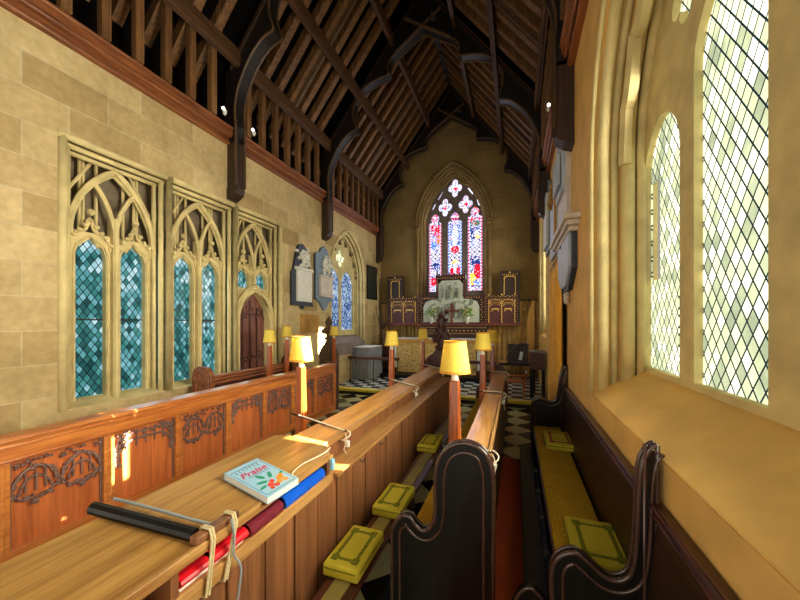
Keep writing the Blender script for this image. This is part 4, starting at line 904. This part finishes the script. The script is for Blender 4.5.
b = BM(); box(b, XL, XL+.03, 7.44, 7.48, 2.6, 3.8); link('dark_edge', b, 'slate_dark', M2)
b = BM(); box(b, XL-.01, XL+.025, 6.85, 7.65, 1.72, 2.2); o = link('brass_plaque', b, 'brass', None, .004); tag(o, 'dull gold rectangular plaque below the two wall memorials', 'plaque')
bp_ = thing('wall_plaque', (XL, 11.1, 2.85), 'framed dark green wall tablet between the arched window and the east wall', 'plaque')
b = BM(); box(b, XL, XL+.03, 10.7, 11.5, 2.85, 4.02); link('tablet', b, 'plaque_green', bp_)
b = BM()
for a in ((10.68, 10.73, 2.83, 4.04), (11.47, 11.52, 2.83, 4.04)): box(b, XL, XL+.05, *a)
for a in ((2.83, 2.88), (3.99, 4.04)): box(b, XL, XL+.05, 10.68, 11.52, *a)
link('frame', b, 'black_iron', bp_)
# ------------------------------------------------------------ memorials on the right wall
def rmon(name, y0, y1, z0, z1, gable, mats, label, pts=None, depth=.06):
    R_ = thing(name, (XR, (y0+y1)/2, z0), label, 'memorial'); m = (y0+y1)/2
    b = BM(); prism(b, pts or [(y0, z0), (y1, z0), (y1, z1), (m, z1+gable), (y0, z1)], 'X', XR-depth, XR); link('backing', b, mats[0], R_, .005)
    return R_
R1 = rmon('wall_monument', 4.92, 5.87, 3.38, 4.42, .75, ['marble_pale'], 'large pale gabled memorial high on the right wall')
b = BM(); prism(b, [(5.0, 4.0), (5.12, 3.85), (5.8, 3.85), (5.8, 4.5), (5.4, 4.85), (5.02, 4.45)], 'X', XR-.10, XR-.05); link('inner_slab', b, 'marble_cool', R1, .005)
b = BM(); box(b, XR-.15, XR-.11, 5.17, 5.75, 3.95, 4.4); link('tablet', b, 'marble_cool', R1, .004)
b = BM()
tube(b, [(XR-.07, 4.92, 4.43), (XR-.07, 5.4, 5.17), (XR-.07, 5.87, 4.43)], .035, 6); link('carved_edge', b, 'marble_pale', R1)
R2 = rmon('wall_monument', 4.4, 5.75, 2.55, 3.2, 0, ['slate_dark'], 'memorial with stone cornice and blue grey tablet on the right wall by the curtain', [(4.45, 2.66), (4.8, 2.42), (5.4, 2.42), (5.7, 2.66), (5.7, 3.12), (4.45, 3.12)])
b = BM(); prism(b, [(4.55, 2.7), (4.85, 2.48), (5.35, 2.48), (5.65, 2.7), (5.65, 3.1), (4.55, 3.1)], 'X', XR-.09, XR-.05); link('tablet', b, 'marble_cool', R2, .004)
b = BM(); box(b, XR-.14, XR, 4.3, 5.95, 3.15, 3.2); box(b, XR-.18, XR, 4.22, 6.0, 3.2, 3.26); box(b, XR-.1, XR, 4.4, 5.8, 3.1, 3.15); link('cornice', b, 'marble_pale', R2, .006)
b = BM()
for k in range(7): lump(b, (XR-.05, 5.05+.09*math.cos(k*.52), 2.38-.1*math.sin(k*.52)), .04, .7)
link('shell_corbel', b, 'marble_pale', R2)
R3 = rmon('wall_monument', 6.05, 7.2, 3.2, 4.3, .25, ['marble_cool'], 'pale blue grey memorial slab high on the right wall behind the gabled one')
b = BM(); box(b, XR-.1, XR-.05, 6.07, 6.15, 3.2, 4.25)
for k in range(20): lump(b, (XR-.09, 6.65+random.gauss(0, .2), 4.3+random.uniform(-.15, .2)), random.uniform(.03, .06))
link('carved_edge', b, 'brass', R3)
R4 = rmon('wall_monument', 7.4, 8.3, 3.5, 4.9, .2, ['slate_blue'], 'narrow blue grey memorial farthest along the right wall')
b = BM(); box(b, XR-.11, XR-.06, 7.5, 8.2, 3.6, 4.7); link('tablet', b, 'marble_white', R4, .004)
# door curtain on right wall
def curtain(name, pts, z0, z1, mat, label, cat, n=160, amp=.035, waves=9, parent=None, ztop=None):
    bm = BM(); rows = 14; V = []
    for i in range(n+1):
        t_ = i/n; f_ = t_*(len(pts)-1); k = min(int(f_), len(pts)-2); p = Vector(pts[k]).lerp(Vector(pts[k+1]), f_-k); d_ = (Vector(pts[k+1])-Vector(pts[k])).normalized(); nn = Vector((-d_.y, d_.x))
        col = []
        for j in range(rows+1):
            s = j/rows; a = amp*(.6+.4*(1-s))*(math.sin(t_*waves*2*math.pi+.5*math.sin(s*3+t_*9))+.35*math.sin(t_*waves*4.7*math.pi+s)); q = p+nn*a
            zt = ztop(t_) if ztop else z1; col.append(bm.verts.new((q.x, q.y, z0+(zt-z0)*s)))
        V.append(col)
    for i in range(n):
        for j in range(rows): bm.faces.new((V[i][j], V[i+1][j], V[i+1][j+1], V[i][j+1]))
    o = link(name, bm, mat, parent, smooth=True); m = o.modifiers.new('solid', 'SOLIDIFY'); m.thickness = .004
    if parent is None: tag(o, label, cat)
    return o
DC = thing('door_curtain', (.6, 6.1, .02), 'long golden orange curtain hanging before the doorway on the right wall', 'curtain')
curtain('drape', [(.64, 5.3), (.63, 6.0), (.62, 7.0)], .04, 3.0, 'curtain_gold', '', '', parent=DC, amp=.028, waves=6, ztop=lambda t_: 3.04-.1*t_)
b = BM(); tube(b, [(.64, 5.3, 3.07), (.62, 7.0, 2.96)], .014, 8); tube(b, [(XR, 5.4, 3.09), (.64, 5.35, 3.07)], .014, 8); tube(b, [(XR, 6.9, 2.97), (.6, 6.9, 2.97)], .014, 8); lump(b, (.63, 5.28, 3.08), .04); link('curtain_rod', b, 'black_iron', DC)
b = BM(); box(b, XR-.012, XR-.001, 5.32, 6.9, 0, 2.5); tag(link('door_2', b, 'pew_black', None, origin=(XR, 6.0, 0)), 'dark doorway in the right wall mostly behind the gold curtain', 'door', kind='structure')
# ------------------------------------------------------------ dossal curtains along the east wall
rz = 2.72
KN = []
for x0, x1, nm, lb in ((-4.95, -3.0, 'l', 'faded gold pleated hanging left of the altar below the painted panels'), (-1.6, .72, 'r', 'faded gold pleated hanging right of the altar below the painted panels')):
    T = thing('wall_hanging', ((x0+x1)/2, YE-.1, .16), lb, 'curtain')
    curtain('drape', [(x0, YE-.1), (x1, YE-.1)], .28 if nm == 'l' and False else .28, rz, 'dossal_cloth', '', '', parent=T, n=260, amp=.06, waves=13)
    b = BM(); tube(b, [(x0-.05, YE-.1, rz+.01), (x1+.05, YE-.1, rz+.01)], .02, 8)
    link('curtain_rail', b, 'black_iron', T); KN.append(T)
b = BM(); A = arch(-.0, .62, 2.1, .75, 8)
prism(b, [(.34, .2)]+[(.34+.0, 2.0)]+smooth_path([(.36, 2.2), (.42, 2.45), (.52, 2.68), (.58, 2.72)], 3)+[(.58, .2)], 'Y', YE-.3, YE-.26); tag(link('processional_banner', b, 'brass', None, .004), 'gold curved topped panel standing in the far right corner', 'banner')
for x, z in ((.27, 2.42), (.02, 2.28)):
    b = BM(); lump(b, (x, YE-.24, z), .03, sub=2); tube(b, [(x, YE-.24, z), (x, YE-.1, z)], .01, 6); link('white_knob', b, 'plastic_white', KN[1])
# ------------------------------------------------------------ reredos
RR = thing('reredos', (-2.25, 11.75, 1.9), 'dark red and gilt altarpiece with stepped centre and alabaster relief under the east window', 'altarpiece')
YR = 11.7
def rbox(bm, x0, x1, z0, z1, y0=YR, y1=YE-.18): box(bm, x0, x1, y0, y1, z0, z1)
for x0, x1, z1, nm in ((-4.56, -3.38, 2.86, 'wing_panel'), (-1.0, .08, 2.86, 'wing_panel')):
    b = BM(); rbox(b, x0, x1, 1.95, z1); w_ = link(nm, b, 'reredos_red', RR)
    tx0, tx1 = ((x0, -4.03) if x0 < -3 else (-.48, x1))
    b = BM(); rbox(b, tx0, tx1, 2.86, 3.67); link('tower', b, 'reredos_dark', w_)
    b = BM(); rbox(b, x0-.02, x1+.02, 2.82, 2.9, YR-.04)
    rbox(b, tx0-.02, tx1+.02, 3.62, 3.72, YR-.05)
    for xx in (x0, x1): rbox(b, xx-.04, xx+.04, 1.95, 2.86, YR-.04)
    for xx in (tx0, tx1): rbox(b, xx-.04, xx+.04, 2.86, 3.66, YR-.04)
    link('dark_frame', b, 'reredos_dark', w_)
    b = BM(); n_ = 2
    cols = [x0+.12, (x0+x1)/2, x1-.12]
    for xx in cols:
        tube(b, [(xx, YR-.03, 1.98), (xx, YR-.03, 2.76)], .016, 6)
        for k in range(9): lump(b, (xx+.02*(-1)**k, YR-.035, 2.0+.09*k), .022)
    for q0, q1 in zip(cols, cols[1:]):
        tube(b, [(p[0], YR-.03, p[1]) for p in arch(q0+.03, q1-.03, 2.62, .14, 5)], .016, 6)
        for k in range(7): lump(b, (q0+(q1-q0)*k/6, YR-.03, 2.76+.02*(k % 2)), .022)
        box(b, q0+.09, q1-.09, YR-.02, YR-.002, 2.42, 2.47); box(b, q0+.09, q0+.12, YR-.02, YR-.002, 2.36, 2.44); box(b, q1-.12, q1-.09, YR-.02, YR-.002, 2.36, 2.44)
    tc_ = [tx0+.1, tx1-.1]
    for xx in tc_:
        tube(b, [(xx, YR-.03, 2.92), (xx, YR-.03, 3.5)], .016, 6)
        for k in range(5): lump(b, (xx, YR-.035, 2.95+.13*k), .022)
    tube(b, [(p[0], YR-.03, p[1]) for p in arch(tc_[0], tc_[1], 3.42, .12, 5)], .018, 6)
    for k in range(6): lump(b, (tc_[0]+(tc_[1]-tc_[0])*k/5, YR-.03, 3.55), .022)
    for k in range(14): lump(b, (x0+.05+(x1-x0-.1)*k/13, YR-.05, 2.86+.02*(k % 2)), .024)
    for xx in (x0+.03, x1-.03):
        for k in range(10): lump(b, (xx, YR-.045, 2.0+.09*k), .018)
    for q0, q1 in zip(cols, cols[1:]):
        tube(b, [(p[0], YR-.03, p[1]) for p in arch(q0+.06, q1-.06, 2.55, .12, 5)], .01, 5)
        for k in range(8): lump(b, (q0+(q1-q0)*(k+.5)/8, YR-.02, 2.52+.1*math.sin(math.pi*(k+.5)/8)), .016)
    for k in range(8): lump(b, (tx0+.04+(tx1-tx0-.08)*k/7, YR-.06, 3.6), .02)
    lump(b, ((tx0+tx1)/2, YR-.06, 3.66), .04)
    for xx in cols: lump(b, (xx, YR-.05, 2.93), .035)
    link('gilt_tracery', b, 'gold', w_)
b = BM(); rbox(b, -3.36, -1.02, 1.95, 2.86); rbox(b, -2.68, -1.7, 2.86, 3.62); ce = link('centre_case', b, 'reredos_dark', RR)
b = BM(); rbox(b, -2.72, -1.66, 3.52, 3.66, YR-.1); rbox(b, -3.38, -2.66, 2.82, 2.9, YR-.04); rbox(b, -1.72, -1.0, 2.82, 2.9, YR-.04)
for k in range(12): lump(b, (-2.68+.09*k, YR-.1, 3.66+.03*(k % 2)), .045)
for k in range(8): lump(b, (-3.34+.09*k, YR-.03, 2.93), .035); lump(b, (-1.68+.09*k, YR-.03, 2.93), .035)
for xx in (-2.68, -1.7): tube(b, [(xx, YR-.04, 2.9), (xx, YR-.04, 3.85)], .035, 6, rv=[.05, .03]); 
for xx in (-3.36, -1.02): tube(b, [(xx, YR-.04, 1.95), (xx, YR-.04, 3.0)], .035, 6)
link('canopy', b, 'carved_dark', ce)
b = BM()
for xx in (-3.27, -1.11):
    for k in range(10): lump(b, (xx+.015*(-1)**k, YR-.04, 2.0+.085*k), .024)
for k in range(6):
    lump(b, (-3.22+.09*k, YR-.05, 2.86), .022); lump(b, (-1.2-.09*k, YR-.05, 2.86), .022)
for k in range(11): lump(b, (-2.64+.09*k, YR-.11, 3.56), .022)
for xx in (-2.66, -1.72):
    for k in range(6): lump(b, (xx, YR-.06, 2.95+.1*k), .022)
link('gilt_tracery', b, 'gold', ce)
b = BM(); pl = [(-3.19, 1.99), (-3.19, 2.55), (-3.1, 2.72), (-2.9, 2.8), (-2.63, 2.82), (-2.63, 3.35), (-2.5, 3.48), (-1.88, 3.48), (-1.75, 3.35), (-1.75, 2.82), (-1.5, 2.8), (-1.28, 2.72), (-1.2, 2.55), (-1.2, 1.99)]
prism(b, pl, 'Y', YR-.05, YR); rl = link('alabaster_panel', b, 'alabaster', RR)
b = BM(); random.seed(21)
figs = [(-2.19, 3.2, .17), (-2.45, 3.12, .12), (-1.93, 3.12, .12)]
for fx in (-2.75, -2.55, -2.35, -2.02, -1.82, -1.62): figs.append((fx, 2.42+random.uniform(-.05, .1), .12))
for fx, fz, s in figs[3:]:
    tube(b, [(fx, YR-.07, fz-s*2.2), (fx+.02, YR-.08, fz-s), (fx, YR-.08, fz)], s*.5, 8, rv=[s*.62, s*.55, s*.35]); lump(b, (fx, YR-.09, fz+s*.35), s*.35, sub=2)
for k in range(46): lump(b, (random.uniform(-2.95, -1.42), YR-.055, random.uniform(2.5, 2.8)), random.uniform(.02, .05))
link('carved_figures', b, 'alabaster_deep', rl); b = BM()
for k in range(14): lump(b, (random.uniform(-2.6, -1.78), YR-.055, random.uniform(2.85, 3.45)), random.uniform(.02, .04))
for fx, fz, s in figs[:3]: tube(b, [(fx, YR-.07, fz-s*2.2), (fx+.02, YR-.08, fz-s), (fx, YR-.08, fz)], s*.5, 8, rv=[s*.62, s*.55, s*.35]); lump(b, (fx, YR-.09, fz+s*.35), s*.35, sub=2)
link('carved_figures', b, 'alabaster_deep', rl)
b = BM(); box(b, -4.62, .14, 11.5, YE-.18, 1.88, 1.95); link('shelf', b, 'cross_wood', RR, .008)
# retable / gradine behind altar
b = BM(); box(b, -3.2, -.9, 11.3, YE-.2, 1.452, 1.88); GR = link('gradine', b, 'reredos_dark', None); tag(GR, 'dark carved shelf with small rosettes between altar and altarpiece', 'altar shelf')
b = BM()
for k in range(17): lump(b, (-3.1+.13*k, 11.3, 1.70), .03, 1, .5)
for z in (1.6, 1.8): box(b, -3.18, -.92, 11.285, 11.3, z, z+.015)
link('rosette_band', b, 'brass', GR)
# altar
AL = thing('altar', (-2.5, 11.1, .27), 'altar with gold patterned frontal and white linen cloth', 'altar')
b = BM(); box(b, -3.93, -1.13, 10.72, 11.48, .27, 1.42); link('table_body', b, 'pew_dark', AL)
b = BM(); box(b, -3.88, -1.2, 10.69, 10.725, .3, 1.40); link('frontal', b, 'frontal_fabric', AL)
b = BM(); box(b, -3.97, -1.08, 10.67, 11.5, 1.42, 1.45); box(b, -3.97, -3.88, 10.66, 11.5, .45, 1.42); box(b, -1.17, -1.08, 10.66, 11.5, .45, 1.42); link('linen_cloth', b, 'cloth_white', AL, .006)
b = BM(); box(b, -3.9, -1.15, 10.68, 10.69, 1.3, 1.42)
for k in range(60): box(b, -3.88+.045*k, -3.855+.045*k, 10.675, 10.685, 1.27, 1.3); 
link('frontal_fringe', b, 'brass', AL)
CR = thing('altar_cross', (-2.15, 11.58, 1.95), 'wooden standing cross in the middle of the altar shelf', 'cross')
b = BM(); box(b, -2.18, -2.11, 11.56, 11.6, 2.0, 2.62); box(b, -2.34, -1.95, 11.56, 11.6, 2.36, 2.43)
for p in ((-2.36, 2.395), (-1.93, 2.395), (-2.145, 2.64)): lump(b, (p[0], 11.58, p[1]), .05)
link('cross', b, 'cross_wood', CR); b = BM(); lathe(b, [(.12, 1.95), (.12, 1.97), (.06, 1.99), (.04, 2.02)], -2.145, 11.58, 12); link('foot', b, 'cross_wood', CR)
def flowers(x, label, seed):
    random.seed(seed); V_ = thing('flower_vase', (x, 11.6, 1.95), label, 'flowers', 'flower vases on the altar shelf')
    b = BM(); lathe(b, [(.05, 1.95), (.03, 1.98), (.06, 2.06), (.07, 2.14), (.085, 2.18)], x, 11.6, 12); link('vase', b, 'marble_white', V_, smooth=True)
    for nm, mat, n_, r in (('foliage', 'leaf', 60, .03), ('yellow_blooms', 'petal_yellow', 22, .03), ('white_blooms', 'petal_white', 22, .028)):
        b = BM()
        for k in range(n_):
            a = random.uniform(0, 6.28); q = random.random()**.5*.22; lump(b, (x+q*math.cos(a), 11.58+q*.4*math.sin(a), 2.33+random.uniform(-.14, .18)*(1-q)), r*random.uniform(.7, 1.3), 1, 1, .6)
        for k in range(8 if nm == 'foliage' else 0): tube(b, [(x, 11.6, 2.17), (x+random.uniform(-.16, .16), 11.6, 2.42)], .006, 5)
        link(nm, b, mat, V_)
flowers(-2.88, 'white vase of yellow and white flowers left of the altar cross', 1); flowers(-1.6, 'white vase of yellow and white flowers right of the altar cross', 2)
# communion rails
def rail(x0, x1, label):
    R_ = thing('communion_rail', ((x0+x1)/2, 9.3, .15), label, 'rail')
    b = BM(); box(b, x0, x1, 9.26, 9.36, .84, .9); tube(b, [(x0, 9.31, .9), (x1, 9.31, .9)], .03, 8); link('handrail', b, 'carved_dark', R_, .006)
    n_ = max(2, round((x1-x0)/.85)+1)
    for k in range(n_):
        x = x0+.05+(x1-x0-.1)*k/(n_-1); b = BM(); lathe(b, [(.03, .15), (.03, .2), (.014, .22), (.014, .5), (.022, .52), (.014, .54), (.014, .84)], x, 9.31, 8); link('baluster', b, 'black_iron', R_)
rail(XL+.03, -3.3, 'dark altar rail with slim uprights on the left of the sanctuary'); rail(-1.45, -.5, 'short dark altar rail on the right of the sanctuary')
# ------------------------------------------------------------ sanctuary furniture
CT_ = thing('side_table', (-4.7, 10.0, .15), 'grey cloth covered side table below the arched window', 'table')
b = BM()
ring = []
import math as _m
n_ = 90; rows = 8
def rr(t_):
    x0, x1, y0, y1 = -4.98, -4.35, 9.55, 10.5; P = [(x0, y0), (x1, y0), (x1, y1), (x0, y1)]; f_ = t_*4; k = int(f_) % 4; a = Vector(P[k]); c_ = Vector(P[(k+1) % 4]); return a.lerp(c_, f_-int(f_))
V = []
for j in range(rows+1):
    s = j/rows; V.append([])
    for i in range(n_):
        p = rr(i/n_); c0 = Vector((-4.665, 10.025)); d_ = (p-c0); k_ = 1+(1-s)*.05+(1-s)*.05*math.sin(i*1.35)
        q = c0+d_*k_; V[-1].append(b.verts.new((max(q.x, XL+.01), q.y, .17+(1.18-.17)*s)))
for j in range(rows):
    for i in range(n_): b.faces.new((V[j][i], V[j][(i+1) % n_], V[j+1][(i+1) % n_], V[j+1][i]))
b.faces.new(V[-1]); link('tablecloth', b, 'cloth_grey', CT_, smooth=False)
b = BM(); box(b, -4.99, -4.34, 9.54, 10.51, 1.181, 1.2); link('linen_top', b, 'cloth_white', CT_, .005)
SC = thing('sanctuary_chair', (-4.25, 11.0, .15), 'dark wooden high backed chair left of the altar', 'chair')
b = BM(); box(b, -4.5, -4.05, 10.75, 11.15, .55, .6); link('seat', b, 'pew_dark', SC, .006)
b = BM(); box(b, -4.5, -4.05, 11.12, 11.17, .6, 1.45); box(b, -4.52, -4.47, 11.1, 11.18, .6, 1.6); box(b, -4.08, -4.03, 11.1, 11.18, .6, 1.6); link('backrest', b, 'carved_dark', SC, .006)
for dx in (-4.48, -4.07):
    for dy in (10.78, 11.13): b = BM(); box(b, dx-.025, dx+.025, dy-.025, dy+.025, .27 if dx > -4.4 else .15, .55); link('leg', b, 'pew_dark', SC)
    b = BM(); box(b, dx-.03, dx+.03, 10.75, 11.15, .82, .86); box(b, dx-.02, dx+.02, 10.78, 10.82, .6, .82); link('armrest', b, 'pew_dark', SC, .005)
CS = thing('candelabrum', (-4.6, 11.2, .15), 'tall black iron candle stand with spreading branches in the left corner', 'candle stand')
b = BM(); tube(b, [(-4.6, 11.2, .3), (-4.6, 11.2, 2.2)], .022, 8); link('stem', b, 'pew_dark', CS)
b = BM(); lathe(b, [(.16, .15), (.15, .18), (.05, .22), (.03, .32)], -4.6, 11.2, 12); link('foot', b, 'pew_dark', CS)
for s in (-1, -.5, .5, 1):
    b = BM(); tube(b, smooth_path([(-4.6, 11.2, 1.7), (-4.6+s*.12, 11.2, 1.95), (-4.6+s*.24, 11.2, 2.25), (-4.6+s*.27, 11.2, 2.5)], 3), .012, 6); lathe(b, [(.01, 2.5), (.035, 2.52), (.012, 2.53), (.012, 2.62)], -4.6+s*.27, 11.2, 8); link('branch', b, 'black_iron', CS)
# right: keyboard-like dark desk with sloped stand, chair, pedestal
RD = thing('reading_desk', (.1, 9.5, .15), 'black table with reclining book stand near the right wall', 'desk')
b = BM(); box(b, -.45, .52, 9.25, 9.75, .84, .9); link('table_top', b, 'pew_black', RD, .006)
for x in (-.38, .45):
    for y in (9.3, 9.7): b = BM(); lathe(b, [(.025, .15), (.03, .3), (.02, .5), (.03, .8), (.03, .84)], x, y, 8); link('leg', b, 'pew_black', RD)
BS = thing('book_stand', (.08, 9.55, .9), 'black carved sloping book stand on the table', 'book stand')
b = BM(); prism(b, [(9.38, .9), (9.42, .9), (9.66, 1.38), (9.62, 1.4)], 'X', -.2, .32); link('sloping_board', b, 'black_iron', BS, .005)
b = BM()
for k in range(5): tube(b, [(-.15+.1*k, 9.40, .96), (-.05+.09*k, 9.57, 1.33)], .01, 5)
box(b, -.22, .34, 9.34, 9.42, .9, .94); tube(b, smooth_path([(-.24, 9.5, .92), (-.18, 9.52, 1.15), (0, 9.58, 1.36), (.2, 9.62, 1.42), (.33, 9.62, 1.38)], 4), .02, 6); link('carved_frame', b, 'carved_dark', BS)
b = BM(); box(b, .06, .16, 9.42, 9.44, .98, 1.22); bmesh.ops.rotate(b, cent=(.1, 9.42, 1.0), matrix=Matrix.Rotation(-.45, 3, 'X') @ Matrix.Rotation(.2, 3, 'Y'), verts=b.verts); o = link('open_page', b, 'marble_cool', None); tag(o, 'slim pale paper leaning on the black book stand', 'paper')
b = BM(); box(b, -.43, -.23, 9.3, 9.6, .9, .93); tag(link('service_book', b, 'brass', None, .004), 'flat olive gold book lying at the left end of the black table', 'book')
b = BM(); box(b, .37, .43, 9.32, 9.38, .9, 1.07); tag(link('paper_card', b, 'paper', None, .003), 'small upright white card at the right end of the black table', 'card')
PD = thing('pedestal', (.5, 8.8, .15), 'dark square pedestal cabinet beside the gold curtain', 'pedestal')
b = BM(); box(b, .33, .66, 8.6, 9.0, .85, 1.25); link('box', b, 'pew_dark', PD, .005); b = BM(); box(b, .3, .68, 8.57, 9.03, 1.25, 1.29); link('top', b, 'stone_grey', PD, .006)
for x in (.36, .63):
    for y in (8.63, 8.97): b = BM(); box(b, x-.03, x+.03, y-.03, y+.03, .15, .85); link('leg', b, 'pew_black', PD)
AC = thing('chair', (0.0, 8.75, .15), 'orange brown wooden armchair with curved rail in the right of the sanctuary', 'chair')
b = BM(); tube(b, smooth_path([(-.28, 8.95, .62), (-.3, 8.75, .66), (-.1, 8.52, .68), (.12, 8.55, .68), (.25, 8.75, .68), (.24, 8.95, .75)], 5), .032, 8); link('curved_rail', b, 'post_wood', AC, smooth=True)
b = BM(); box(b, -.22, .2, 8.55, 8.98, .5, .54); link('seat', b, 'post_wood', AC, .01)
for sx in (-.2, .18):
    for y in (8.58, 8.95): b = BM(); tube(b, [(sx, y, .15), (sx*1.1, y, .5), (sx*1.15, y, .67)], .02, 6); link('leg', b, 'post_wood', AC)
# ------------------------------------------------------------ light
def sun():
    l = bpy.data.lights.new('sun', 'SUN'); l.energy = 55; l.angle = math.radians(.6); l.color = (1, .93, .78)
    o = bpy.data.objects.new('sun', l); COL.objects.link(o); o.rotation_euler = SD.to_track_quat('-Z', 'Y').to_euler()
sun()
def area(name, loc, rot, sx, sy, e_, col):
    l = bpy.data.lights.new(name, 'AREA'); l.shape = 'RECTANGLE'; l.size = sx; l.size_y = sy; l.energy = e_; l.color = col
    o = bpy.data.objects.new(name, l); COL.objects.link(o); o.location = loc; o.rotation_euler = rot; return o
# daylight entering by the windows
area('daylight_near_window', (XR+.38, 2.4, 2.9), (0, math.radians(90), 0), 2.4, 2.0, 100, (1, .93, .76)).data.spread = math.radians(125)
area('daylight_far_window', (XR+.38, 9.8, 3.2), (0, math.radians(90), 0), 2.4, 1.8, 40, (1, .93, .78)).data.spread = math.radians(140)
area('daylight_left_window', (XL-.2, 9.35, 2.8), (0, math.radians(-90), 0), 2.0, 1.4, 16, (.75, .86, 1))
area('daylight_screen', (XL-.1, 4.2, 2.0), (0, math.radians(-90), 0), 1.9, 2.2, 10, (.8, .95, 1))
area('daylight_east_window', (WC, YE+.25, 4.8), (math.radians(-90), 0, 0), 2.0, 3.0, 20, (.8, .82, 1))
# added fill light behind the camera, at the open west end
area('west_fill_light', (-2.1, Y0-.2, 1.9), (math.radians(90), 0, 0), 5.2, 3.2, 55, (1, .92, .76))
wd = bpy.data.worlds.new('world'); sc.world = wd; wd.use_nodes = True
bg = wd.node_tree.nodes['Background']; bg.inputs[0].default_value = (.9, .88, .78, 1); bg.inputs[1].default_value = .25
vs = sc.view_settings; vs.view_transform = 'Standard'; vs.look = 'None'; vs.gamma = 1; vs.use_curve_mapping = False; vs.exposure = 0.78
